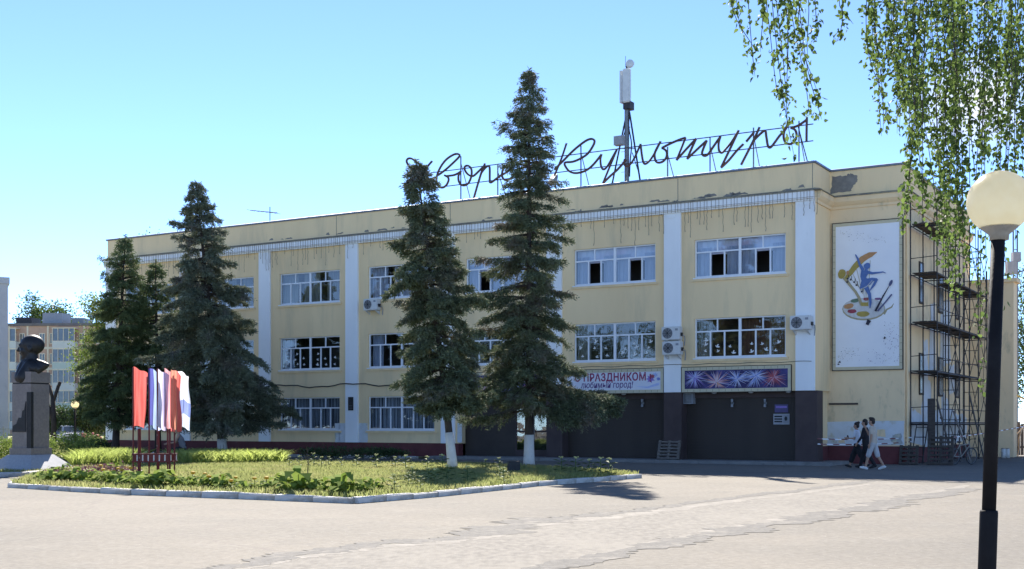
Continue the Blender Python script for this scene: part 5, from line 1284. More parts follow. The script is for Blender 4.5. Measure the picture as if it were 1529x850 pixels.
# low leafy clumps along the kerb
HOST = mat('broad_leaves', (0.14, 0.21, 0.035), (0.28, 0.34, 0.085), spec=0.05, scale=4, rough=0.9, island=0.6, transl=0.35)
def clump_mesh(seed, n=26, L=0.32, w=0.075, up=0.9):
    rnd = random.Random(seed); mb = MB()
    for i in range(n):
        a = rnd.uniform(0, 6.283); l = L * rnd.uniform(.6, 1.2); e = rnd.uniform(.35, up); d = Vector((math.cos(a), math.sin(a), 0)); s = Vector((-d.y, d.x, 0)); ww = w * rnd.uniform(.7, 1.2)
        o = Vector((rnd.uniform(-.1, .1), rnd.uniform(-.1, .1), 0))
        p = [o, o + d * l * .4 + Vector((0, 0, l * e)), o + d * l * .8 + Vector((0, 0, l * e * 1.1)), o + d * l * 1.15 + Vector((0, 0, l * e * .75))]
        mb.add([p[0] - s * .008, p[0] + s * .008, p[1] + s * ww * .7, p[2] + s * ww, p[3], p[2] - s * ww, p[1] - s * ww * .7], [(0, 1, 2, 6), (6, 2, 3, 5), (5, 3, 4)])
    return mb.mesh('leaves', HOST)
CLM = [clump_mesh(i) for i in range(4)]
def along(pts, n):
    pts = [Vector(p) for p in pts]; seg = [(pts[i + 1] - pts[i]).length for i in range(len(pts) - 1)]; T = sum(seg); out = []
    for k in range(n):
        d = T * (k + .5) / n; i = 0
        while d > seg[i] and i < len(seg) - 1: d -= seg[i]; i += 1
        out.append(pts[i].lerp(pts[i + 1], d / seg[i]))
    return out
rc = random.Random(8)
ORD = ['first', 'second', 'third', 'fourth', 'fifth', 'sixth', 'seventh', 'eighth', 'ninth', 'tenth', 'eleventh', 'twelfth', 'thirteenth', 'fourteenth', 'fifteenth', 'sixteenth', 'seventeenth', 'eighteenth', 'nineteenth', 'twentieth']
def clump(p, s, label, group):
    t = thing('leafy_plant', label, 'plant', (p.x, p.y, .08), rc.uniform(0, 6), group); s *= 1.08; t.scale = (s, s, s * rc.uniform(.9, 1.2))
    o = link('leaves', CLM[rc.randrange(4)], t); o['kind'] = 'stuff'
for i, p in enumerate(along([G(48, 726), G(200, 735), G(345, 740)], 18)):
    clump(p + Vector((rc.uniform(-.1, .1), rc.uniform(.0, .5), 0)), rc.uniform(.8, 1.15), 'low broad leaved clump, ' + ORD[i] + ' from the left behind the front kerb', 'leafy clumps behind the front kerb')
for i, p in enumerate(along([G(350, 741), G(530, 748), G(560, 744)], 9)):
    clump(p + Vector((rc.uniform(-.1, .1), rc.uniform(.1, .7), 0)), rc.uniform(.55, .95), 'smaller leafy clump, ' + ORD[i] + ' from the left before the bend of the kerb', 'leafy clumps by the kerb bend')
for px, py, s, lb in ((230, 737, 1.55, 'big bright hosta clump at the foot of the flag stand'), (438, 744, 1.5, 'big bright leafy clump against the kerb in the middle of the lawn front'), (512, 747, 1.2, 'spiky leafy clump where the kerb bends')):
    clump(G(px, py), s, lb, 'large leafy clumps')
for i, px in enumerate(sorted(rc.uniform(60, 190) for _ in range(8))):
    clump(G(px, rc.uniform(712, 726)), rc.uniform(.6, 1.0), 'loose leafy clump, ' + ORD[i] + ' from the left in the bed beside the flag stand', 'loose clumps in the flower bed')
YEL = mat('yellow_petals', (0.65, 0.36, 0.03), (0.72, 0.50, 0.06), scale=6, rough=0.7, transl=.2); PAL = mat('pale_bloom', (0.50, 0.50, 0.22), (0.56, 0.52, 0.18), scale=6, rough=0.7)
STEM = mat('stem', (0.07, 0.11, 0.03), (0.10, 0.14, 0.04), scale=6, rough=0.7)
fs_ = MB(); fs_.tube([(0, 0, 0), (.01, 0, .15), (0, 0, .30)], .008, 4)
for k in range(10):
    a = k * 2.4; zz = .04 + .022 * k; fs_.add([(0, 0, zz), (.10 * math.cos(a - .3), .10 * math.sin(a - .3), zz + .03), (.15 * math.cos(a), .15 * math.sin(a), zz + .02), (.10 * math.cos(a + .3), .10 * math.sin(a + .3), zz + .03)], [(0, 1, 2, 3)])
FST = fs_.mesh('stem', STEM); FBL = MB().ell((0, 0, .02), (.055, .055, .032), 9, 6).mesh('bloom', YEL, True); 
_u = MB(); _r = random.Random(6)
for _k in range(9): _u.ell((_r.uniform(-.035, .035), _r.uniform(-.035, .035), _r.uniform(-.01, .03)), (.014, .014, .010), 5, 4)
FBP = _u.mesh('bloom', PAL, True)
def flower(p, s, bl, label, group):
    t = thing('flower', label, 'flower', (p.x, p.y, .08), rc.uniform(0, 6), group); t.scale = (s,) * 3
    o = link('stem', FST, t); o['kind'] = 'stuff'; link('bloom', bl, t, (0, 0, .29))
for i, (px, py) in enumerate(sorted(((150, 713), (162, 718), (176, 716), (170, 723), (188, 712), (182, 722), (195, 718), (154, 722), (288, 728), (306, 728), (331, 731), (352, 732), (380, 735), (398, 736), (312, 734), (345, 737), (262, 729)))):
    flower(G(px, py, .08), rc.uniform(.8, 1.15), FBL, 'orange yellow marigold, ' + ORD[i] + ' from the left near the lawn front', 'marigolds on the lawn')
for i, (px, py) in enumerate(((432, 700), (447, 701), (468, 700), (480, 701), (491, 700), (509, 701), (533, 702), (562, 703), (590, 702), (606, 704), (638, 704), (660, 706), (725, 705), (745, 705), (838, 708), (860, 710), (880, 711), (897, 712), (910, 713))):
    flower(G(px, py, .08), rc.uniform(1.2, 1.8), FBP, 'tall pale weed flower, ' + ORD[i] + ' from the left along the lawn back', 'pale flowers along the back of the lawn')
for i, (px, py) in enumerate(sorted(((610, 730), (616, 724), (650, 728), (668, 722), (698, 724), (747, 720), (752, 724), (588, 738), (628, 735), (640, 722)))):
    flower(G(px, py, .08), rc.uniform(1.0, 1.5), FBP, 'pale weed flower, ' + ORD[i] + ' from the left under the lawn spruces', 'pale flowers under the spruces')
PURP = mat('purple_leaves', (0.16, 0.07, 0.09), (0.24, 0.12, 0.13), scale=4, rough=0.6, island=.6, transl=.2)
bush('low purple leaved flower patch left of the flag stand', 150, 712, 1.5, .35, PURP, 55, 'flower patches', .07, 18, 60, .08)
# sapling and floodlight
t = thing('sapling', 'thin bare sapling in the middle of the lawn', 'sapling', G(459, 716, .08))
sp = MB().tube([(0, 0, 0), (.02, 0, .45), (0, 0, .85)], [.014, .012, .008], 5)
sp.build('stem', BARK, t)
for k in range(7):
    a = k * 2.2; MB().tube([(0, 0, .4 + .06 * k), (.22 * math.cos(a), .22 * math.sin(a), .62 + .06 * k)], [.008, .004], 4).build('twig', BARK, t)
t = thing('floodlight', 'small black floodlight standing in the grass between the lawn spruces', 'floodlight', G(767, 709, .08), R(15))
MB().box(-.17, .17, -.08, .08, .12, .40).build('housing', BLACK, t); MB().box(-.15, .15, .081, .088, .15, .37).build('lens', PLASTG, t); MB().tube([(-.19, 0, .3), (-.19, 0, .02), (.19, 0, .02), (.19, 0, .3)], .012, 5).build('bracket', BLACK, t)

# ================================================================== MONUMENT
GRAN = mat('pink_granite', (0.22, 0.185, 0.17), (0.17, 0.145, 0.135), scale=14, rough=0.55, spec=0.4, bump=0.1, c3=(0.26, 0.22, 0.20), s3=1.2, k3=(0.5, 0.7))
GRANG = mat('grey_granite', (0.36, 0.36, 0.37), (0.29, 0.29, 0.30), scale=12, rough=0.5, spec=0.4)
BRON = mat('dark_bronze', (0.022, 0.022, 0.024), (0.034, 0.033, 0.034), scale=5, rough=0.5, metal=0.4, spec=0.4, bump=.15, bscale=9)
DM = 40.0; mp = at(46, 0, DM); MY = R(67)
mon = thing('bust_monument', 'dark bronze bust of a bald man on a pinkish granite pedestal', 'monument', (mp.x, mp.y, 0), MY)
def zz(py): return EYE + (HOR - py) / FOC * DM
pw = 0.80
# front face = local -x (the face turned to the left)
for k in range(4):
    a = MY
slab = MB().add([(-1.05, -1.05, .05), (1.05, -1.05, .05), (1.05, 1.05, .05), (-1.05, 1.05, .05), (-.50, -.50, zz(679)), (.50, -.50, zz(679)), (.50, .50, zz(679)), (-.50, .50, zz(679))], [(0, 3, 2, 1), (4, 5, 6, 7), (0, 1, 5, 4), (1, 2, 6, 5), (2, 3, 7, 6), (3, 0, 4, 7)])
slab.build('sloped_base', GRANG, mon)
MB().box(-.46, .46, -.46, .46, zz(679), zz(669)).build('plinth_block', GRAN, mon)
MB().box(-pw / 2, pw / 2, -pw / 2, pw / 2, zz(669), zz(574)).build('shaft', GRAN, mon)
MB().box(-pw / 2 + .01, pw / 2 - .01, -pw / 2 + .01, pw / 2 - .01, zz(574), zz(572)).build('joint', BRON, mon)
MB().box(-pw / 2 - .02, pw / 2 + .02, -pw / 2 - .02, pw / 2 + .02, zz(572), zz(556)).build('cap_block', GRAN, mon)
MB().box(-pw / 2 - .012, -pw / 2, -pw / 2, -pw / 2 + .17, zz(669), zz(586)).build('bronze_strip', BRON, mon)
MB().box(-pw / 2 - .012, -pw / 2 + .10, -pw / 2 - .012, -pw / 2, zz(669), zz(586)).build('bronze_strip', BRON, mon)
rl = [(-pw / 2 + .20, zz(645)), (pw / 2 - .03, zz(645)), (pw / 2 - .06, zz(636)), (pw / 2 - .2, zz(633)), (pw / 2 - .3, zz(624)), (-pw / 2 + .38, zz(624)), (-pw / 2 + .34, zz(614)), (-pw / 2 + .26, zz(612)), (-pw / 2 + .20, zz(600))]
MB().prism([(a, b) for a, b in rl], lambda a, b, d: (-pw / 2 - d, a, b), 0.0, .03).build('bronze_relief', BRON, mon)
# bust: head in profile to the left, chest turned a little more to the viewer
bs = MB(); HZ = zz(556)
def turned(ang):
    ca, sa = math.cos(ang), math.sin(ang)
    return lambda x, y, z: Vector((-x * ca - y * sa, -x * sa + y * ca, HZ + z))
T = turned(R(-61)); hq = Matrix.Rotation(R(-61), 3, 'Z')
hc = .78
bs.ell(T(-.05, 0, hc + .12), (.39, .31, .33), 20, 14, hq)                # skull
bs.ell(T(.10, 0, hc - .06), (.25, .24, .30), 16, 10, hq)                 # face
cone(bs, T(.14, 0, hc - .24), .17, T(.22, 0, hc - .30), .10)             # chin
cone(bs, T(.33, 0, hc + .06), .04, T(.40, 0, hc - .07), .055)            # nose
cone(bs, T(.30, -.13, hc + .10), .055, T(.30, .13, hc + .10), .055)      # brow
cone(bs, T(.31, -.06, hc - .17), .04, T(.31, .06, hc - .17), .04)        # lips
for s_ in (-1, 1):
    bs.ell(T(-.04, s_ * .30, hc - .02), (.075, .04, .11), 8, 6, hq); bs.ell(T(.27, s_ * .12, hc + .02), (.05, .07, .045), 8, 6, hq); bs.ell(T(.20, s_ * .15, hc - .09), (.11, .10, .10), 8, 6, hq)
cone(bs, T(-.06, 0, .15), .25, T(.0, 0, hc - .15), .21)                  # neck
T = turned(R(-11))
for s_ in (-1, 1):
    cone(bs, T(-.04, 0, .30), .19, T(-.10, s_ * .52, .22), .14); cone(bs, T(-.10, s_ * .52, .22), .14, T(-.10, s_ * .74, .22), .07)
    cone(bs, T(-.10, s_ * .62, .18), .10, T(.10, s_ * .22, -.04), .14)
    bs.ell(T(.14, s_ * .11, .30), (.10, .06, .14), 8, 6)                 # lapels
cone(bs, T(.08, .12, .16), .27, T(.32, .05, -.16), .22); cone(bs, T(.08, -.12, .16), .27, T(.32, -.05, -.16), .22); cone(bs, T(.1, .3, .12), .2, T(.1, -.3, .12), .2); bs.ell(T(.0, 0, .08), (.30, .44, .24), 16, 10); cone(bs, T(.08, 0, .2), .24, T(.08, 0, -.02), .24)
me = remeshed('bust', bs, BRON, .026, 3)
link('bust', me, mon)
# the thin fence at the far left, lamp, car, buildings behind
fp = G(-10, 672)
t = thing('low_fence', 'low metal playground fence at the far left edge', 'fence', (fp.x, fp.y, 0), R(4))
FG = mat('fence_paint', (0.30, 0.33, 0.30), (0.22, 0.24, 0.22), scale=5, rough=0.6)
for z in (.45, 1.25): MB().tube([(-1, 0, z), (2.1, 0, z)], .03, 6).build('rail', FG, t)
for k in range(5): MB().tube([(-.9 + .74 * k, 0, 0), (-.9 + .74 * k, 0, 1.4)], .035, 6).build('post', FG, t)
def globe_lamp(label, loc, zc, r, post_r, base_h=None, base_r=None, lean=(0, 0), glow=False):
    t = thing('globe_lamp', label, 'street lamp', loc, 0, 'globe lamps')
    GL = MATS.get('globe_plastic') or globe_mat()
    def P_(z): return (lean[0] * z, lean[1] * z, z)
    zb = zc - r * 1.0
    MB().tube([P_(base_h or 0), P_(zb - r * .12)], post_r, 20).build('post', POST, t, True)
    if base_h:
        MB().tube([P_(0), P_(base_h - .015), P_(base_h)], [base_r, base_r, base_r * .93], 20).build('sleeve', POST, t, True)
    c = P_(zc); cup = MB().lathe([(post_r * 1.35, -r * .22), (post_r * 1.4, -r * .05), (r * .56, r * .16), (r * .6, r * .22), (r * .52, r * .24)], 28, (c[0], c[1], zb)).build('cup', CUPM, t, True)
    n, m_ = 40, 28; pr = []
    for i in range(m_ + 1):
        ph = math.pi * (1 - i / m_); 
        if r * math.cos(ph) < -r * .86: continue
        pr.append((max(r * math.sin(ph), .001), r * math.cos(ph)))
    MB().lathe(pr, n, c).build('globe', GL, t, True)
    return t
POST = mat('black_post_paint', (0.013, 0.013, 0.015), (0.02, 0.02, 0.022), scale=6, rough=0.65, spec=0.06, bump=.08, bscale=40)
CUPM = mat('lamp_cup', (0.36, 0.33, 0.27), (0.27, 0.25, 0.21), scale=9, rough=0.6, c3=(0.2, .18, .15), s3=7, k3=(.55, .7))
def globe_mat():
    m = bpy.data.materials.new('globe_plastic'); m.use_nodes = True; n, l = m.node_tree.nodes, m.node_tree.links; b = n['Principled BSDF']
    tc = n.new('ShaderNodeTexCoord'); no = n.new('ShaderNodeTexNoise'); no.inputs['Scale'].default_value = 5; no.inputs['Detail'].default_value = 8; l.new(tc.outputs['Object'], no.inputs['Vector'])
    r = n.new('ShaderNodeMapRange'); r.inputs[1].default_value = .4; r.inputs[2].default_value = .75; l.new(no.outputs['Fac'], r.inputs[0])
    x = n.new('ShaderNodeMixRGB'); x.inputs[1].default_value = (.95, .90, .72, 1); x.inputs[2].default_value = (.88, .79, .56, 1); l.new(r.outputs[0], x.inputs[0])
    l.new(x.outputs[0], b.inputs['Base Color']); b.inputs['Roughness'].default_value = .25; b.inputs['Specular IOR Level'].default_value = .5
    tr = n.new('ShaderNodeBsdfTranslucent'); l.new(x.outputs[0], tr.inputs[0]); ms = n.new('ShaderNodeMixShader'); ms.inputs[0].default_value = .72
    l.new(b.outputs[0], ms.inputs[1]); l.new(tr.outputs[0], ms.inputs[2]); l.new(ms.outputs[0], n['Material Output'].inputs['Surface'])
    MATS['globe_plastic'] = m; return m
DL = 7.8; c = at(1492, 302, DL); lean = ((at(1489, 400, DL).x - at(1474, 850, DL).x) / (at(1489, 400, DL).z - at(1474, 850, DL).z))
bl = (c.x - lean * c.z, DL, 0)
globe_lamp('black lamp post with big cream globe in the near right foreground', bl, c.z, .199, .043, at(0, 762, DL).z, .056, (lean, 0))
c = at(112, 604, 70); globe_lamp('distant globe lamp before the flats left of the spruces', (c.x, c.y, 0), c.z, .22, .05)

# ================================================================== FLAG STAND
REDP = mat('red_frame_paint', (0.16, 0.025, 0.022), (0.11, 0.02, 0.02), scale=6, rough=0.6, c3=(.30, .26, .24), s3=6, k3=(.62, .72))
DF = 33.6
fl = at(230, 0, DF); fst = thing('flag_stand', 'red metal stand of poles with a slatted tray on the lawn', 'flag stand', (fl.x, fl.y, .08))
def fx(px): return (px - 230) / FOC * DF
def fz(py): return EYE + (HOR - py) / FOC * DF - .08
poles = [(203, 549, -.25), (221, 549, .1), (238, 551, -.2), (248, 550, .15), (262, 552, -.1), (256, 553, .3)]
for px, py, y in poles: MB().tube([(fx(px), y, 0), (fx(px) , y, fz(py))], .022, 6).build('pole', REDP, fst)
for px, y in ((204, .3), (258, -.3), (212, -.3), (232, .3)): MB().tube([(fx(px), y, 0), (fx(px), y, fz(640))], .03, 6).build('post', REDP, fst)
for y in (-.3, .3):
    for py in (678, 689): MB().beam((fx(202), y, fz(py)), (fx(260), y, fz(py)), .035).build('rail', REDP, fst)
    for i in range(7):
        xx = fx(203 + i * 8.2); MB().box(xx, xx + .11, y - .012, y + .012, fz(688.5), fz(678.5)).build('slat', REDP, fst); MB().box(xx + .113, xx + .138, y - .010, y + .010, fz(688.5), fz(678.5)).build('white_slat', PLASTW, fst)
for px in (202, 260):
    for py in (678, 689): MB().beam((fx(px), -.3, fz(py)), (fx(px), .3, fz(py)), .03).build('rail', REDP, fst)
def cloth(cols, name):
    ms = [mat(f'{name}_{i}', c, tuple(x * .9 for x in c), scale=2, rough=.8, transl=.62) for i, c in enumerate(cols)]
    return ms
def flag(label, px0, px1, pyt, pyb, y, cols, seed, vert=False, slant=0.0):
    rnd = random.Random(seed); t = thing('flag', label, 'flag', (fl.x, fl.y, .08), 0, 'flags on the red stand')
    x0, x1, z1, z0 = fx(px0), fx(px1), fz(pyt), fz(pyb); W, H = x1 - x0, z1 - z0; nx, nz = 18, 22
    ms = cloth(cols, 'flag_' + str(seed)); k = len(cols); ph = rnd.uniform(0, 6)
    for s in range(k):
        mb = MB(); vs = []; 
        if vert: ua, ub, va, vb = s / k, (s + 1) / k, 0, 1
        else: ua, ub, va, vb = 0, 1, s / k, (s + 1) / k
        n1 = max(4, int(nx * (ub - ua))); n2 = max(4, int(nz * (vb - va)))
        for i in range(n1 + 1):
            for j in range(n2 + 1):
                u = ua + (ub - ua) * i / n1; v = va + (vb - va) * j / n2
                fold = .09 * math.sin(u * 7 + ph + v * 2.2) + .035 * math.sin(u * 17 + ph * 2 - v * 1.5)
                wav = u * (.06 * math.sin(v * 4.5 + ph) + .04 * math.sin(v * 9 + 2 * ph)) * W - .03 * u
                vs.append((x0 + W * u + slant * v * u + wav, y + fold * (.4 + .6 * v), z1 - H * (.055 * u + .05 * u * u) - H * v * (1 - .07 * u + .035 * math.sin(u * 5 + ph * 3)) + .02 * math.sin(u * 8 + ph)))
        mb.add(vs, [(i * (n2 + 1) + j, (i + 1) * (n2 + 1) + j, (i + 1) * (n2 + 1) + j + 1, i * (n2 + 1) + j + 1) for i in range(n1) for j in range(n2)])
        mb.build('stripe', ms[s], t, True)
RD, BLU, WHT, OR_ = (0.58, 0.13, 0.115), (0.10, 0.11, 0.36), (0.70, 0.70, 0.74), (0.60, 0.27, 0.19)
flag('plain red flag on the leftmost pole of the stand', 203, 224, 549, 638, -.26, [RD], 1)
flag('blue flag folded beside the plain red one', 221, 243, 550, 638, .08, [BLU, (.34, .46, .70), (.46, .50, .72)], 2, True)
flag('white and pale violet flag in the middle of the stand', 238, 256, 552, 640, -.22, [(.60, .60, .72), (.48, .44, .62)], 3, True)
flag('pink red flag right of the pale violet one', 247, 267, 551, 641, -.12, [(.66, .34, .36), (.60, .16, .16)], 4, True)
flag('red flag with orange cast, second from the right', 260, 277, 552, 641, -.30, [OR_, RD], 5, True)
flag('mostly white flag with a blue stripe at the right end', 262, 281, 553, 640, .26, [WHT, (.60, .64, .74), (.22, .28, .56), (.58, .66, .78)], 6, False, -.02)

# ================================================================== BUILDINGS BEHIND
FLW = mat('flats_panel', (0.60, 0.38, 0.26), (0.52, 0.33, 0.23), scale=1.0, rough=0.9, bump=.1)
FLB = mat('flats_band', (0.82, 0.70, 0.50), (0.74, 0.63, 0.46), scale=1.5, rough=0.9)
BALG = mat('balcony_panel', (0.60, 0.59, 0.50), (0.64, 0.63, 0.55), scale=1.2, rough=0.7); BALT = mat('balcony_teal', (0.48, 0.54, 0.44), (0.53, 0.58, 0.48), scale=1, rough=0.7)
FGL = mat('far_glass', (0.06, 0.075, 0.09), (0.12, 0.14, 0.16), scale=.8, rough=0.12, spec=0.6)
DB = 168.0; kB = FOC / DB
fo = at(10, HOR, DB); flats = thing('apartment_block', 'five storey brown panel apartment block with glazed balconies behind the bust', 'building', (fo.x, fo.y, 0), R(-3))
def bxx(px): return (px - 10) / kB
def bz(py): return EYE + (HOR - py) / kB
WB = bxx(200); TOPB = bz(487)
MB().box(-6, WB, 0, 12, 0, TOPB).build('wall', FLW, flats)
MB().box(-6.3, WB + .3, -.3, 12.3, TOPB, TOPB + .35).build('roof_slab', mat('flats_roof', (.16, .14, .13), (.2, .18, .16), scale=2, rough=.9), flats)
rowsB = [(494, 515), (524, 546), (555, 577), (586, 606), (616, 634)]
for (a, b) in rowsB:
    zc = bz(b + 5); MB().box(-6, WB, -.06, 0, zc - .16, zc + .16).build('storey_band', FLB, flats)
for px in (14, 42, 73, 128, 160): MB().box(bxx(px) - .12, bxx(px) + .12, -.05, .0, 0, TOPB).build('joint_band', FLB, flats)
for ri, (a, b) in enumerate(rowsB):
    for wpx, ww in ((16, 9), (30, 8), (60, 9), (76, 7), (121, 8), (125 + 20, 9), (170, 9)):
        x0, x1 = bxx(wpx), bxx(wpx + ww); w = MB()
        za, zb_ = bz(b - 1), bz(a + 4)
        for q in ((x0, x1, zb_ - .1, zb_), (x0, x1, za, za + .1), (x0, x0 + .1, za + .1, zb_ - .1), (x1 - .1, x1, za + .1, zb_ - .1), ((x0 + x1) / 2 - .05, (x0 + x1) / 2 + .05, za + .1, zb_ - .1)): w.box(q[0], q[1], -.10, -.01, q[2], q[3])
        wo = w.build('window', FLB, flats); MB().box(x0 + .1, x1 - .1, -.05, -.02, za + .1, zb_ - .1).build('pane', FGL, wo)
    for (p0, p1, m) in ((85, 119, BALG if ri % 2 == 0 else BALT), (20, 30, BALG)):
        x0, x1 = bxx(p0), bxx(p1); zlo, zmid, zhi = bz(b + 8), bz(b - 4), bz(a - 2)
        bal = MB().box(x0, x1, -1.2, -.062, zlo, zmid).build('balcony', m, flats)
        MB().box(x0 - .05, x1 + .05, -1.25, -.062, zhi, zhi + .12).build('balcony_roof', FLB, bal)
        MB().box(x0 + .05, x1 - .05, -1.12, -1.08, zmid, zhi).build('glazing', FGL, bal)
        nn = 5 if p1 - p0 > 20 else 2
        for k in range(nn): xx = x0 + (x1 - x0 - .1) * k / (nn - 1); MB().box(xx, xx + .08, -1.2, -1.13, zmid, zhi).build('mullion', FLB, bal)
        MB().box(x0, x1, -1.2, -1.13, zmid + .001, zmid + .08).build('mullion', FLB, bal)
for p0, p1, h, m in ((14, 38, 1.0, STEEL), (55, 85, 1.6, PLASTG), (100, 118, .9, METAL)): MB().box(bxx(p0), bxx(p1), 2, 5, TOPB + .35, TOPB + .35 + h).build('roof_housing', m, flats)
gp_ = at(12, HOR, 95); kG = FOC / 95
GWL = mat('grey_wall', (0.48, 0.48, 0.48), (0.42, 0.42, 0.43), scale=.5, rough=.9, c3=(.36, .36, .36), s3=.8, k3=(.55, .7))
t = thing('grey_building', 'plain grey rendered end wall at the far left edge', 'building', (gp_.x, gp_.y, 0), R(25))
zt = EYE + (HOR - 424) / kG
MB().box(-14, 0, 0, 18, 0, zt).build('wall', GWL, t); MB().box(-14, .12, -.12, 18.1, zt, zt + .5).build('cornice', GWL, t)
for k in range(4):
    w = MB().box(-4.2, -2.8, -.04, .02, 1.4 + k * 2.7, 2.8 + k * 2.7).build('window', PVC, t); MB().box(-4.1, -2.9, -.06, -.041, 1.5 + k * 2.7, 2.7 + k * 2.7).build('pane', FGL, w)
# parked car
def car(label, loc, rz, c):
    t = thing('parked_car', label, 'car', loc, rz); m = mat('car_paint', c, tuple(x * .9 for x in c), scale=3, rough=.3, coat=.6)
    sec = [(-2.1, .30, .62, .72), (-2.0, .22, .86, .80), (-.9, .2, .92, .84), (.9, .2, .94, .84), (2.0, .22, .86, .80), (2.12, .32, .62, .70)]
    def loft(secs, name, mm, par):
        mb = MB(); vs = []
        for y, zl, zh, w in secs: vs += [(-w, y, zl + .12), (-w, y, zh - .1), (-w + .1, y, zh), (w - .1, y, zh), (w, y, zh - .1), (w, y, zl + .12), (w - .1, y, zl), (-w + .1, y, zl)]
        n = len(secs); mb.add(vs, [(i * 8 + j, (i + 1) * 8 + j, (i + 1) * 8 + (j + 1) % 8, i * 8 + (j + 1) % 8) for i in range(n - 1) for j in range(8)] + [tuple(range(8)), tuple(range((n - 1) * 8, n * 8))])
        return mb.build(name, mm, par)
    loft(sec, 'body', m, t)
    loft([(-.95, .86, .93, .78), (-.35, .86, 1.42, .64), (.9, .86, 1.44, .64), (1.7, .86, .93, .76)], 'cabin', m, t)
    MB().add([(-.66, -.90, .97), (.66, -.90, .97), (.54, -.42, 1.36), (-.54, -.42, 1.36)], [(0, 1, 2, 3)]).build('windscreen', FGL, t).location.y = -.04
    for s in (-1, 1):
        MB().add([(s * .80, -.6, .98), (s * .80, 1.2, .98), (s * .67, .85, 1.36), (s * .67, -.3, 1.38)], [(0, 1, 2, 3)]).build('side_window', FGL, t)
        for y in (-1.3, 1.3):
            w = MB().tube([(s * .66, y, .31), (s * .86, y, .31)], .31, 16).build('wheel', BLACK, t); MB().tube([(s * .80, y, .31), (s * .875, y, .31)], .18, 12).build('rim', METAL, w)
        MB().box(s * .58 - .16, s * .58 + .16, -2.12, -2.02, .60, .74).build('headlight', PLASTW, t)
    MB().box(-.26, .26, -2.16, -2.1, .40, .52).build('number_plate', PLASTW, t); MB().box(-.3, .3, -2.13, -2.08, .56, .68).build('grille', BLACK, t)
car('pale blue grey car parked before the flats beyond the monument', gbase(106, 88), R(28), (.42, .46, .54))
